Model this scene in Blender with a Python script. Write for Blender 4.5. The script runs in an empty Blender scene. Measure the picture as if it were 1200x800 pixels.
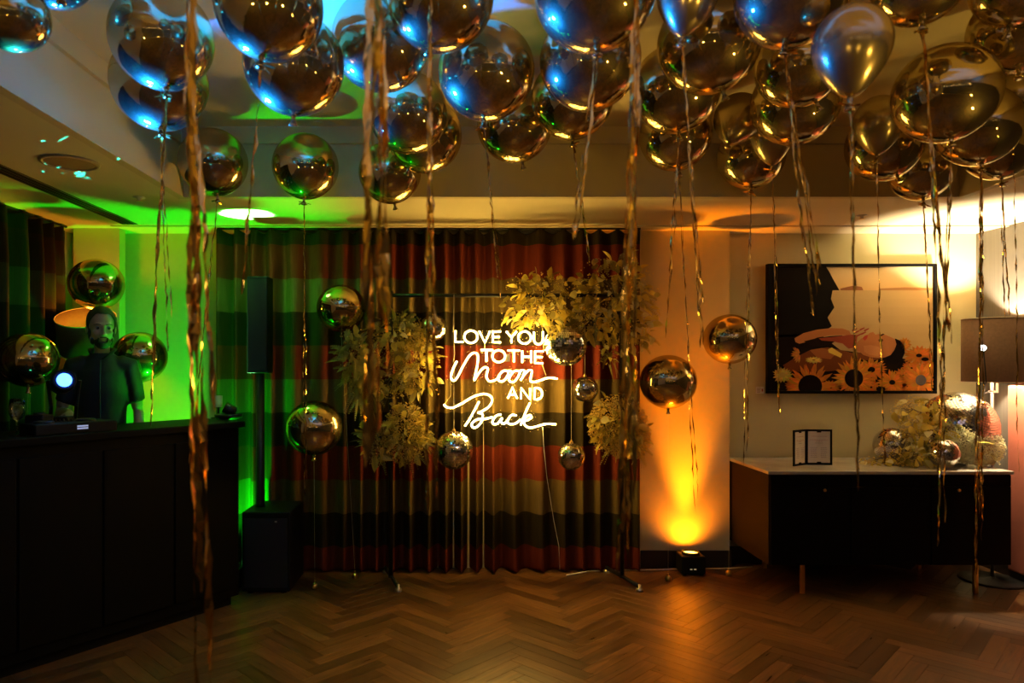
import bpy, bmesh, math, random
from mathutils import Vector, Matrix, Euler
random.seed(7)
SC = bpy.context.scene
C = SC.collection
PI = math.pi
R = math.radians

# ---------------------------------------------------------------- camera, world, exposure, room lights
F = 820.0           # focal length in pixels of the 1200x800 frame
VX, VY = 540.0, 428.0   # vanishing point of the room's depth lines
CAMZ = 1.5
cam = bpy.data.cameras.new('camera'); camo = bpy.data.objects.new('camera', cam); C.objects.link(camo)
camo.location = (0, 0, CAMZ); camo.rotation_euler = (R(90), 0, 0)
cam.sensor_width = 36.0; cam.lens = F/1200*36
cam.shift_x = (600-VX)/1200; cam.shift_y = (VY-400)/1200
cam.clip_start = .05
cam.dof.use_dof = True; cam.dof.focus_distance = 4.7; cam.dof.aperture_fstop = 2.4
SC.camera = camo
SC.view_settings.view_transform = 'Standard'; SC.view_settings.look = 'None'
SC.view_settings.gamma = 1.0; SC.view_settings.use_curve_mapping = False
SC.view_settings.exposure = 0.0
w = bpy.data.worlds.new('dark_room_world'); SC.world = w; w.use_nodes = True
w.node_tree.nodes['Background'].inputs[0].default_value = (1, .7, .35, 1)
w.node_tree.nodes['Background'].inputs[1].default_value = .0015

def spot(name, loc, aim, col, power, angle, blend=.6, radius=.04, gobo=None):
    l = bpy.data.lights.new(name, 'SPOT'); l.energy = power; l.color = col
    l.spot_size = R(angle); l.spot_blend = blend; l.shadow_soft_size = radius
    o = bpy.data.objects.new(name, l); C.objects.link(o); o.location = loc
    o.rotation_euler = (Vector(aim)-Vector(loc)).to_track_quat('-Z', 'Y').to_euler()
    return o
def point(name, loc, col, power, radius=.05):
    l = bpy.data.lights.new(name, 'POINT'); l.energy = power; l.color = col; l.shadow_soft_size = radius
    o = bpy.data.objects.new(name, l); C.objects.link(o); o.location = loc
    return o

# uplighters standing on the floor, the disc jockey's wash lamp, warm ceiling spots of the room
AMBER_UP = (1.66, 5.06, .17)
spot('amber_uplight', AMBER_UP, (1.66, 5.36, .62), (1, .22, .004), 28, 130, 1.0, .05)
spot('amber_uplight_beam', AMBER_UP, (1.66, 5.16, 2.2), (1, .24, .004), 400, 44, 1.0, .05)
GREEN_UP = (-1.56, 4.74, .16)
spot('green_uplight_flood', GREEN_UP, (-1.56, 5.04, 1.5), (.004, 1, .010), 260, 120, .4, .05)
spot('green_uplight_beam', GREEN_UP, (-1.42, 4.63, 2.5), (.22, 1, .28), 9000, 8.5, .3, .03)
BLUE_AT = Vector((-2.126, 3.75, 1.42))
spot('blue_wash_beam', BLUE_AT+Vector((.05, -.05, .03)), (-.52, 2.25, 2.60), (.006, .17, 1), 3600, 42, .6, .12)
# warm downlights in the tray ceiling behind the photographer
for i, (x, y, p, an) in enumerate([(.35, 2.05, 26, 62), (-.9, -.6, 7, 80), (1.1, -.9, 7, 80), (2.3, -.2, 7, 80)]):
    if i == 0:
        spot('warm_stage_spot', (.15, .75, 2.80), (.10, 3.05, .0), (1, .60, .06), 160, 40, 1.0, .06)
    else:
        spot('warm_downlight', (x, y, 2.88), (x, y+.3, 0), (1, .58, .16), p, an, .8, .04)

# added unseen amber lamps behind the photographer, brightening the tray ceiling and balloons
ADDED_REAR_UP = [(-2.5, -2.6), (.4, -2.9), (3.5, -2.0), (3.5, .8)]
for x, y in ADDED_REAR_UP: spot('added_rear_uplight', (x, y, .2), (x*.5, min(y+2.4, 1.6), 2.9), (1, .60, .10), 170, 60, .9, .05)

def P(px, py, d):
    """point seen at pixel (px, py) of the 1200x800 frame at depth d from the camera plane"""
    return Vector(((px-VX)/F*d, d, CAMZ+(VY-py)/F*d))
def px2m(n, d): return n*d/F

# ---------------------------------------------------------------- materials
MATS = {}
def mat(name, col, rough=.5, metal=0, noise=None, bump=None, emit=None, spec=None, trans=0, alpha=1, coat=0):
    if name in MATS: return MATS[name]
    m = bpy.data.materials.new(name); m.use_nodes = True; nt = m.node_tree
    b = nt.nodes['Principled BSDF']
    b.inputs['Base Color'].default_value = (*col, 1); b.inputs['Roughness'].default_value = rough
    b.inputs['Metallic'].default_value = metal
    if spec is not None: b.inputs['Specular IOR Level'].default_value = spec
    if trans: b.inputs['Transmission Weight'].default_value = trans
    if coat: b.inputs['Coat Weight'].default_value = coat
    if alpha < 1: b.inputs['Alpha'].default_value = alpha
    if emit:
        b.inputs['Emission Color'].default_value = (*emit[0], 1); b.inputs['Emission Strength'].default_value = emit[1]
    tc = nt.nodes.new('ShaderNodeTexCoord')
    if noise:
        sc, amt = noise[0], noise[1]
        n = nt.nodes.new('ShaderNodeTexNoise'); n.inputs['Scale'].default_value = sc; n.inputs['Detail'].default_value = 4
        if len(noise) > 2:
            mp = nt.nodes.new('ShaderNodeMapping'); mp.inputs['Scale'].default_value = noise[2]
            nt.links.new(tc.outputs['Object'], mp.inputs[0]); nt.links.new(mp.outputs[0], n.inputs['Vector'])
        else: nt.links.new(tc.outputs['Object'], n.inputs['Vector'])
        mx = nt.nodes.new('ShaderNodeMix'); mx.data_type = 'RGBA'
        mx.inputs['A'].default_value = (*[c*(1-amt) for c in col], 1)
        mx.inputs['B'].default_value = (*[min(1, c*(1+amt)) for c in col], 1)
        nt.links.new(n.outputs['Fac'], mx.inputs['Factor']); nt.links.new(mx.outputs['Result'], b.inputs['Base Color'])
    if bump:
        n2 = nt.nodes.new('ShaderNodeTexNoise'); n2.inputs['Scale'].default_value = bump[0]
        nt.links.new(tc.outputs['Object'], n2.inputs['Vector'])
        bp = nt.nodes.new('ShaderNodeBump'); bp.inputs['Strength'].default_value = bump[1]; bp.inputs['Distance'].default_value = .01
        nt.links.new(n2.outputs['Fac'], bp.inputs['Height']); nt.links.new(bp.outputs[0], b.inputs['Normal'])
    MATS[name] = m
    return m

def foil_mat(name, col, r1, r2, mixf, bump=.0):
    m = bpy.data.materials.new(name); m.use_nodes = True; nt = m.node_tree
    nt.nodes.remove(nt.nodes['Principled BSDF']); out = nt.nodes['Material Output']
    a = nt.nodes.new('ShaderNodeBsdfAnisotropic'); b = nt.nodes.new('ShaderNodeBsdfAnisotropic')
    for n, r in ((a, r1), (b, r2)):
        n.inputs['Color'].default_value = (*col, 1); n.inputs['Roughness'].default_value = r
    mx = nt.nodes.new('ShaderNodeMixShader'); mx.inputs[0].default_value = mixf
    nt.links.new(a.outputs[0], mx.inputs[1]); nt.links.new(b.outputs[0], mx.inputs[2]); nt.links.new(mx.outputs[0], out.inputs[0])
    if bump:
        tc = nt.nodes.new('ShaderNodeTexCoord'); n2 = nt.nodes.new('ShaderNodeTexNoise'); n2.inputs['Scale'].default_value = 9
        nt.links.new(tc.outputs['Object'], n2.inputs['Vector'])
        bp = nt.nodes.new('ShaderNodeBump'); bp.inputs['Strength'].default_value = bump; bp.inputs['Distance'].default_value = .01
        nt.links.new(n2.outputs['Fac'], bp.inputs['Height'])
        for n in (a, b): nt.links.new(bp.outputs[0], n.inputs['Normal'])
    MATS[name] = m
    return m

M_foil = foil_mat('balloon_foil', (.58, .47, .25), .03, .40, .11, .04)
M_latex = foil_mat('balloon_chrome_latex', (.52, .41, .23), .20, .5, .25)
M_ribbon = foil_mat('gold_ribbon_foil', (.74, .48, .14), .06, .35, .2)
M_tile = foil_mat('mirror_tile', (.90, .88, .84), .03, .3, .1)
M_plaster = mat('cream_plaster', (.62, .56, .44), .75, noise=(3, .05), bump=(120, .05))
M_ceil = mat('ceiling_paint', (.76, .67, .44), .8, noise=(2, .04))
M_corn = mat('cornice_paint', (.64, .55, .33), .7, noise=(2, .04))
M_dark = mat('black_lacquer', (.004, .0036, .003), .6, spec=.08, noise=(8, .3))
M_blackm = mat('black_metal', (.014, .013, .012), .42, .3, noise=(20, .3))
M_blackp = mat('black_plastic', (.008, .008, .008), .55, noise=(30, .3), spec=.15)
M_base = mat('dark_skirting', (.016, .011, .008), .45, noise=(6, .3))
M_stone = mat('pale_marble', (.42, .39, .32), .25, noise=(5, .35))
M_brass = mat('brass', (.75, .5, .18), .3, 1, noise=(15, .1))
M_leaf = mat('gold_dyed_leaf', (.90, .68, .12), .5, noise=(14, .3))
M_leaf2 = mat('olive_leaf', (.42, .36, .08), .5, noise=(14, .4))
M_breath = mat('dried_baby_breath', (.86, .64, .17), .8, noise=(30, .25))
M_stem = mat('dry_stem', (.22, .17, .06), .7, noise=(20, .3))
M_thread = mat('clear_line', (.8, .7, .45), .4, noise=(20, .1))
M_white = mat('white_plastic', (.75, .72, .66), .45, noise=(10, .06))

# ---------------------------------------------------------------- mesh helpers
class MB:
    def __init__(s): s.v = []; s.f = []; s.m = []
    def quad(s, pts, mi=0):
        i = len(s.v); s.v += [Vector(p) for p in pts]; s.f.append(tuple(range(i, i+len(pts)))); s.m.append(mi); return s
    def box(s, x0, x1, y0, y1, z0, z1, mtx=None, mi=0):
        i = len(s.v)
        vs = [Vector((x, y, z)) for z in (z0, z1) for x, y in ((x0, y0), (x1, y0), (x1, y1), (x0, y1))]
        if mtx is not None: vs = [mtx @ q for q in vs]
        s.v += vs
        for f in ((0, 3, 2, 1), (4, 5, 6, 7), (0, 1, 5, 4), (1, 2, 6, 5), (2, 3, 7, 6), (3, 0, 4, 7)):
            s.f.append(tuple(i+k for k in f)); s.m.append(mi)
        return s
    def lathe(s, prof, n=24, mtx=None, mi=0, cap=True):
        i = len(s.v); k = len(prof)
        for r, z in prof:
            for j in range(n):
                a = 2*PI*j/n; q = Vector((r*math.cos(a), r*math.sin(a), z))
                s.v.append(mtx @ q if mtx is not None else q)
        for a in range(k-1):
            for j in range(n):
                s.f.append((i+a*n+j, i+a*n+(j+1) % n, i+(a+1)*n+(j+1) % n, i+(a+1)*n+j)); s.m.append(mi)
        if cap:
            s.f.append(tuple(i+j for j in reversed(range(n)))); s.m.append(mi)
            s.f.append(tuple(i+(k-1)*n+j for j in range(n))); s.m.append(mi)
        return s
    def tube(s, pts, r, n=8, mi=0, closed=False, flat=1.0, flatdir=None, cap=True):
        pts = [Vector(p) for p in pts]; k = len(pts); i = len(s.v); up = Vector((0, 0, 1)) if flatdir is None else Vector(flatdir)
        prev = None
        for a in range(k):
            if closed: t = pts[(a+1) % k]-pts[a-1]
            else: t = pts[min(a+1, k-1)]-pts[max(a-1, 0)]
            if t.length < 1e-9: t = Vector((0, 0, 1))
            t.normalize()
            if flatdir is not None: side = t.cross(up); nn = up
            else:
                if prev is None:
                    ref = Vector((0, 0, 1)) if abs(t.z) < .9 else Vector((1, 0, 0)); prev = t.cross(ref).normalized()
                side = (prev-t*prev.dot(t)); side.normalize(); prev = side; nn = t.cross(side)
            if side.length < 1e-9: side = Vector((1, 0, 0))
            side.normalize()
            rr = r[a] if isinstance(r, (list, tuple)) else r
            for j in range(n):
                an = 2*PI*j/n; s.v.append(pts[a]+side*(rr*math.cos(an))+nn*(rr*flat*math.sin(an)))
        for a in range(k if closed else k-1):
            b = (a+1) % k
            for j in range(n):
                s.f.append((i+a*n+j, i+a*n+(j+1) % n, i+b*n+(j+1) % n, i+b*n+j)); s.m.append(mi)
        if not closed and cap:
            s.f.append(tuple(i+j for j in reversed(range(n)))); s.m.append(mi)
            s.f.append(tuple(i+(k-1)*n+j for j in range(n))); s.m.append(mi)
        return s
    def ball(s, c, r, n=12, m=8, mi=0, sc=(1, 1, 1)):
        prof = [(max(1e-4, math.sin(PI*a/m))*r, -math.cos(PI*a/m)*r) for a in range(m+1)]
        mt = Matrix.Translation(c) @ Matrix.Diagonal((*sc, 1)); return s.lathe(prof, n, mt, mi, True)
    def loft(s, rings, n=16, mtx=None, mi=0):
        """rings: (centre, rx, ry) horizontal ellipses, or (centre, rx, ry, 3x3 matrix)"""
        i = len(s.v); k = len(rings)
        for rg in rings:
            c = Vector(rg[0]); m3 = rg[3] if len(rg) > 3 else None
            for j in range(n):
                a = 2*PI*j/n; q = Vector((rg[1]*math.cos(a), rg[2]*math.sin(a), 0))
                if m3 is not None: q = m3 @ q
                q = c+q; s.v.append(mtx @ q if mtx is not None else q)
        for a in range(k-1):
            for j in range(n):
                s.f.append((i+a*n+j, i+a*n+(j+1) % n, i+(a+1)*n+(j+1) % n, i+(a+1)*n+j)); s.m.append(mi)
        s.f.append(tuple(i+j for j in reversed(range(n)))); s.m.append(mi)
        s.f.append(tuple(i+(k-1)*n+j for j in range(n))); s.m.append(mi)
        return s
    def mesh(s, name, mats, smooth=False):
        me = bpy.data.meshes.new(name); me.from_pydata([tuple(q) for q in s.v], [], s.f)
        for m in (mats if isinstance(mats, (list, tuple)) else [mats]): me.materials.append(m)
        me.polygons.foreach_set('material_index', s.m)
        if smooth: me.polygons.foreach_set('use_smooth', [True]*len(s.f))
        me.update(); return me
    def build(s, name, mats, parent=None, smooth=False, loc=None, kind=None):
        o = bpy.data.objects.new(name, s.mesh(name, mats, smooth)); C.objects.link(o)
        if smooth == 'edge': pass
        if parent is not None: o.parent = parent
        if loc is not None: o.location = loc
        if kind: o['kind'] = kind
        return o

def tag(o, label, cat, group=None, kind=None):
    o['label'] = label; o['category'] = cat
    if group: o['group'] = group
    if kind: o['kind'] = kind
    return o
def empty(name, loc=(0, 0, 0), rz=0, label=None, cat=None, group=None):
    o = bpy.data.objects.new(name, None); C.objects.link(o); o.location = loc; o.rotation_euler = (0, 0, rz)
    o.empty_display_size = .05
    if label: tag(o, label, cat, group)
    return o
def inst(name, me, parent, mtx, kind=None):
    o = bpy.data.objects.new(name, me); C.objects.link(o); o.parent = parent; o.matrix_local = mtx
    if kind: o['kind'] = kind
    return o
def bevel(o, wd=.006, seg=2):
    m = o.modifiers.new('bevel', 'BEVEL'); m.width = wd; m.segments = seg; m.limit_method = 'ANGLE'; return o
def struct(o, label=None):
    o['kind'] = 'structure'
    if label: o['label'] = label
    return o

# ---------------------------------------------------------------- the room
XL, XR, YB, YN = -2.95, 3.91, 5.19, -3.2     # left, right, back and rear walls
YN2 = 5.31                                    # recessed back wall right of the pilaster
ZL, ZT = 2.5, 2.92                            # low ceiling and tray ceiling
TX0, TX1, TY1, TY0 = -1.64, 2.95, 4.14, -2.2  # the tray opening

def wood_mat():
    m = bpy.data.materials.new('oak_herringbone'); m.use_nodes = True; nt = m.node_tree; b = nt.nodes['Principled BSDF']
    N = nt.nodes.new; L = nt.links.new
    uv = N('ShaderNodeUVMap'); oi = N('ShaderNodeObjectInfo'); ge = N('ShaderNodeNewGeometry')
    ad = N('ShaderNodeMath'); ad.operation = 'ADD'; L(oi.outputs['Random'], ad.inputs[0]); L(ge.outputs['Random Per Island'], ad.inputs[1])
    fr = N('ShaderNodeMath'); fr.operation = 'FRACT'; L(ad.outputs[0], fr.inputs[0])
    sc = N('ShaderNodeVectorMath'); sc.operation = 'MULTIPLY'; sc.inputs[1].default_value = (3, 34, 1); L(uv.outputs[0], sc.inputs[0])
    off = N('ShaderNodeCombineXYZ'); mu = N('ShaderNodeMath'); mu.operation = 'MULTIPLY'; mu.inputs[1].default_value = 91
    L(fr.outputs[0], mu.inputs[0]); L(mu.outputs[0], off.inputs[0]); L(mu.outputs[0], off.inputs[2])
    av = N('ShaderNodeVectorMath'); av.operation = 'ADD'; L(sc.outputs[0], av.inputs[0]); L(off.outputs[0], av.inputs[1])
    no = N('ShaderNodeTexNoise'); no.inputs['Scale'].default_value = 1.6; no.inputs['Detail'].default_value = 6; no.inputs['Distortion'].default_value = .6
    L(av.outputs[0], no.inputs['Vector'])
    r1 = N('ShaderNodeValToRGB'); r1.color_ramp.elements[0].color = (.060, .024, .007, 1); r1.color_ramp.elements[1].color = (.20, .092, .028, 1)
    r1.color_ramp.elements[0].position = .25; r1.color_ramp.elements[1].position = .8
    L(no.outputs['Fac'], r1.inputs[0])
    r2 = N('ShaderNodeMapRange'); r2.inputs[3].default_value = .55; r2.inputs[4].default_value = 1.35; L(fr.outputs[0], r2.inputs[0])
    mx = N('ShaderNodeVectorMath'); mx.operation = 'SCALE'; L(r1.outputs[0], mx.inputs[0]); L(r2.outputs[0], mx.inputs['Scale'])
    L(mx.outputs[0], b.inputs['Base Color'])
    r3 = N('ShaderNodeMapRange'); r3.inputs[3].default_value = .22; r3.inputs[4].default_value = .42; L(no.outputs['Fac'], r3.inputs[0]); L(r3.outputs[0], b.inputs['Roughness'])
    bp = N('ShaderNodeBump'); bp.inputs['Strength'].default_value = .15; bp.inputs['Distance'].default_value = .004
    L(no.outputs['Fac'], bp.inputs['Height']); L(bp.outputs[0], b.inputs['Normal'])
    return m
M_wood = wood_mat()

def build_floor():
    fl = struct(MB().box(XL-.1, XR+.1, YN-.1, YN2+.1, -.12, -.012).build('floor', mat('subfloor', (.02, .012, .006), .8, noise=(5, .2))))
    Lp, Wp, g = .48, .08, .0006
    def plank(mb, ox, oy, vert, uvs):
        """one chamfered board in the pattern's own axes; returns 9 faces"""
        x0, y0 = ox+g, oy+g; x1, y1 = (ox+(Wp if vert else Lp)-g, oy+(Lp if vert else Wp)-g); c = .0005
        i = len(mb.v)
        for (a, b_, zz) in ((0, 0, -.012), (0, 0, -c), (c, c, 0)):
            for X, Y in ((x0+a, y0+b_), (x1-a, y0+b_), (x1-a, y1-b_), (x0+a, y1-b_)): mb.v.append(Vector((X, Y, zz)))
        fs = [(8, 9, 10, 11)]
        for k in (0, 4):
            for j in range(4): fs.append((k+j, k+(j+1) % 4, k+4+(j+1) % 4, k+4+j))
        for f in fs:
            mb.f.append(tuple(i+q for q in f)); mb.m.append(0)
            for q in f:
                v = mb.v[i+q]; u_, v_ = v.x-ox, v.y-oy
                uvs.append((v_, u_) if vert else (u_, v_))
    def fin(mb, uvs, nm):
        me = mb.mesh(nm, M_wood); l = me.uv_layers.new(name='UVMap')
        l.data.foreach_set('uv', [q for p in uvs for q in p]); return me
    protos = []
    for vert in (0, 1):
        mb = MB(); uv = []; plank(mb, 0, 0, vert, uv); protos.append(fin(mb, uv, 'plank'))
    rot = Matrix.Rotation(R(45), 4, 'Z'); off = Vector((-.03, 0, 0))
    cand = []; n = int(Lp/Wp)
    for i in range(-160, 200):
        for j in range(-14, 15):
            for vert in (0, 1):
                ox = (i+j*n+(n if vert else 0))*Wp; oy = (i-j*n+(1-n if vert else 0))*Wp
                ctr = rot @ Vector((ox+(Wp if vert else Lp)/2, oy+(Lp if vert else Wp)/2, 0))+off
                if XL < ctr.x < XR and YN < ctr.y < YB+.1: cand.append((ctr, ox, oy, vert))
    def vis(c):
        if c.y < 2.9: return 0
        px = VX+c.x/c.y*F; py = VY+CAMZ/c.y*F
        if py > 815 or px < -20 or px > 1220: return 0
        if c.y > 3.48 + (c.x+2.04)/.735 + .1 and c.x < -1.3: return 0     # behind the bar
        return 1/c.y
    cand.sort(key=lambda t: -vis(t[0]))
    mb = MB(); uv = []
    for k, (ctr, ox, oy, vert) in enumerate(cand):
        if k < 300 and vis(ctr) > 0:
            inst('plank', protos[vert], fl, Matrix.Translation(off) @ rot @ Matrix.Translation((ox, oy, 0)))
        else: plank(mb, ox, oy, vert, uv)
    me = fin(mb, uv, 'distant_planks')
    inst('distant_planks', me, fl, Matrix.Translation(off) @ rot, 'stuff')
build_floor()

def wall(name, x0, x1, y0, y1, z0, z1, m, label=None):
    return struct(MB().box(x0, x1, y0, y1, z0, z1).build(name, m), label)
M_wallL = mat('left_wall_paint', (.55, .48, .36), .75, noise=(3, .05))
def stripe_mat():
    m = mat('grey_striped_wallpaper', (.13, .115, .095), .6); nt = m.node_tree; b = nt.nodes['Principled BSDF']
    tc = nt.nodes.new('ShaderNodeTexCoord'); mp = nt.nodes.new('ShaderNodeMapping'); mp.inputs['Scale'].default_value = (1, 60, .6)
    n = nt.nodes.new('ShaderNodeTexNoise'); n.inputs['Scale'].default_value = 1.5; n.inputs['Detail'].default_value = 3
    r = nt.nodes.new('ShaderNodeValToRGB'); r.color_ramp.elements[0].color = (.055, .047, .038, 1); r.color_ramp.elements[1].color = (.12, .105, .088, 1)
    nt.links.new(tc.outputs['Object'], mp.inputs[0]); nt.links.new(mp.outputs[0], n.inputs['Vector']); nt.links.new(n.outputs['Fac'], r.inputs[0]); nt.links.new(r.outputs[0], b.inputs['Base Color'])
    return m
wall('wall_left', XL-.12, XL, YN, YN2+.12, 0, ZT, M_wallL)
wall('wall_right', XR, XR+.12, YN, YN2+.12, 0, ZT, stripe_mat())
M_backwall = mat('back_wall_paint', (.58, .51, .27), .7, noise=(3, .05))
XPIL = (855-VX)/F*YB
wb = wall('wall_back', XL, XR, YN2, YN2+.12, 0, ZT, M_backwall)
MB().box((752-VX)/F*YB-2.9, XPIL, YB, YN2, 0, ZL).build('pilaster', M_backwall, wb)
MB().box((86-VX)/F*5.1, (140-VX)/F*5.1, 5.10, YB, 0, ZL).build('pilaster', M_backwall, wb)
wall('wall_rear', XL, XR, YN-.12, YN, 0, ZT, mat('rear_wall_paint', (.03, .024, .016), .7, noise=(3, .1)))
for nm, a in (('baseboard_back', (1.33, XPIL+.012, YB-.014, YB)), ('baseboard_niche', (XPIL+.014, XR, YN2-.014, YN2)),
              ('baseboard_right', (XR-.014, XR, YN, YN2-.016)), ('baseboard_left', (XL, XL+.014, YN, 5.08))):
    b = struct(MB().box(*a, 0, .13).build(nm, M_base)); bevel(b, .004)

# low ceiling around the tray, the tray and its two-step cornice
ce = struct(MB().box(XL, TX0-.045, YN, YN2, ZL, ZL+.05).box(TX1+.045, XR, YN, YN2, ZL, ZL+.05)
            .box(TX0-.045, TX1+.045, TY1+.045, YN2, ZL, ZL+.05).box(TX0-.045, TX1+.045, YN, TY0-.045, ZL, ZL+.05)
            .box(TX0-.1, TX1+.1, TY0-.1, TY1+.1, ZT, ZT+.08).build('ceiling', M_ceil))
def ringbox(mb, x0, x1, y0, y1, t, z0, z1):
    mb.box(x0-t, x0, y0-t, y1+t, z0, z1).box(x1, x1+t, y0-t, y1+t, z0, z1).box(x0, x1, y1, y1+t, z0, z1).box(x0, x1, y0-t, y0, z0, z1)
mb = MB(); ringbox(mb, TX0, TX1, TY0, TY1, .05, ZL-.004, ZL+.147); struct(mb.build('trim_1', M_corn), 'lower cornice step around the ceiling tray')
mb = MB(); ringbox(mb, TX0-.045, TX1+.045, TY0-.045, TY1+.045, .06, ZL+.147, ZT-.10); ringbox(mb, TX0-.02, TX1+.02, TY0-.02, TY1+.02, .08, ZT-.10, ZT)
struct(mb.build('trim_2', M_corn), 'upper cornice step of the ceiling tray')
# a fine moulding on the low ceiling along the back wall
struct(MB().box(-2.5, XR, YB-.20, YB-.17, ZL-.010, ZL).build('trim_3', M_corn), 'thin moulding on the low ceiling above the curtain')

# warm string lights pinned along the rear wall, seen as sparks in the balloons
sl = empty('string_lights', (0, YN+.03, 2.1), 0, 'warm string lights swagged along the rear wall', 'string lights')
pts_ = [Vector((-2.7+i*.135, 0, .25*abs(math.sin(i*.42))-.15)) for i in range(48)]
mb = MB(); mb.tube(pts_, .003, 5); mb.build('cord', M_blackp, sl)
bm_ = MB().ball((0, 0, -.02), .016, 8, 6).mesh('bulb', mat('string_bulb', (1, .8, .5), .5, emit=((1, .68, .3), 30)), True)
for q in pts_: inst('bulb', bm_, sl, Matrix.Translation(q))

# linear slot diffuser
t = empty('slot_diffuser', (-2.34, 4.0, ZL), 0, 'long black slotted air diffuser in the low ceiling', 'air vent')
MB().box(-.055, .055, -2.2, .95, -.004, 0).build('diffuser_frame', mat('diffuser_grey', (.10, .09, .07), .5, noise=(10, .1)), t)
for k in (-.032, 0, .032): MB().box(k-.009, k+.009, -2.18, .93, -.008, -.004).build('slot', M_blackp, t)
# round ceiling speaker and a sprinkler head on each side
q = P(82, 190, 820/238)
t = empty('ceiling_speaker', (q.x, q.y, ZL), 0, 'round flush grille in the low ceiling beside the slotted vent', 'ceiling speaker')
MB().lathe([(.135, 0), (.135, -.008), (.118, -.010), (.115, -.004)], 32).build('rim', mat('grille_rim', (.35, .3, .22), .5, noise=(10, .1)), t, True)
MB().lathe([(.115, -.002), (.115, -.006), (.01, -.006)], 32).build('grille', mat('grille_mesh', (.12, .10, .07), .6, noise=(200, .4)), t)
for (px, py), lab in (((163, 231), 'small sprinkler head on the ceiling above the bar'), ((1010, 252), 'small sprinkler head on the ceiling above the framed picture')):
    d = 820/(428-py); q = P(px, py, d)
    t = empty('sprinkler', (q.x, q.y, ZL), 0, lab, 'sprinkler')
    MB().lathe([(.035, 0), (.035, -.004), (.012, -.008), (.012, -.022)], 16).build('escutcheon', M_white, t, True)
    MB().lathe([(.018, -.024), (.018, -.027)], 12).box(-.012, -.009, -.002, .002, -.026, -.004).box(.009, .012, -.002, .002, -.026, -.004).build('deflector', M_brass, t)
# housings of the warm downlights and the stage spot behind the photographer
for (x, y) in ((-.9, -.6), (1.1, -.9), (2.3, -.2)):
    t = empty('downlight', (x, y, ZT), 0, 'round warm downlight in the tray ceiling above '+{-.9: 'the open floor before the bar', 1.1: 'the open floor between the added rear uplighters', 2.3: 'the open floor by the grey wall'}[x], 'downlight', 'warm downlights in the tray')
    MB().lathe([(.06, 0), (.06, -.008), (.045, -.010), (.04, -.002)], 20, cap=False).build('rim', M_white, t, True)
    MB().lathe([(.038, -.0005), (.038, -.002)], 16).build('lens', mat('lamp_glow', (1, .8, .5), .5, emit=((1, .7, .35), 20)), t)
t = empty('stage_spotlight', (.15, .72, ZT), 0, 'black stage spotlight under the tray ceiling', 'spotlight')
MB().lathe([(.05, 0), (.05, -.01), (.012, -.012), (.012, -.05)], 16).build('mount', M_blackm, t)
mm = Matrix.Translation((0, -.06, -.09)) @ Euler((R(-60+0), 0, 0)).to_matrix().to_4x4()
MB().lathe([(.03, .10), (.05, .09), (.055, -.02)], 20, mm).build('can', M_blackm, t, True)

# ---------------------------------------------------------------- curtains
def curtain_mat(name, cols, z0=2.377, h=.244, object_z=True):
    m = bpy.data.materials.new(name); m.use_nodes = True; nt = m.node_tree; b = nt.nodes['Principled BSDF']
    N = nt.nodes.new; L = nt.links.new
    tc = N('ShaderNodeTexCoord'); sx = N('ShaderNodeSeparateXYZ'); L(tc.outputs['Object'], sx.inputs[0])
    a = N('ShaderNodeMath'); a.operation = 'MULTIPLY_ADD'; a.inputs[1].default_value = -1/(h*3); a.inputs[2].default_value = z0/(h*3); L(sx.outputs['Z'], a.inputs[0])
    fr = N('ShaderNodeMath'); fr.operation = 'FRACT'; L(a.outputs[0], fr.inputs[0])
    r = N('ShaderNodeValToRGB'); r.color_ramp.interpolation = 'CONSTANT'; e = r.color_ramp.elements
    e[0].position = 0; e[0].color = (*cols[0], 1); e[1].position = 1/3; e[1].color = (*cols[1], 1)
    k = e.new(2/3); k.color = (*cols[2], 1)
    L(fr.outputs[0], r.inputs[0])
    no = N('ShaderNodeTexNoise'); no.inputs['Scale'].default_value = 1; mp = N('ShaderNodeMapping'); mp.inputs['Scale'].default_value = (160, 160, 8)
    L(tc.outputs['Object'], mp.inputs[0]); L(mp.outputs[0], no.inputs['Vector'])
    mr = N('ShaderNodeMapRange'); mr.inputs[3].default_value = .7; mr.inputs[4].default_value = 1.3; L(no.outputs['Fac'], mr.inputs[0])
    vs = N('ShaderNodeVectorMath'); vs.operation = 'SCALE'; L(r.outputs[0], vs.inputs[0]); L(mr.outputs[0], vs.inputs['Scale'])
    L(vs.outputs[0], b.inputs['Base Color']); b.inputs['Roughness'].default_value = .8
    b.inputs['Specular IOR Level'].default_value = .08
    return m
M_curt = curtain_mat('banded_curtain_cloth', [(.120, .019, .009), (.110, .073, .023), (.024, .017, .007)])
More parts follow.
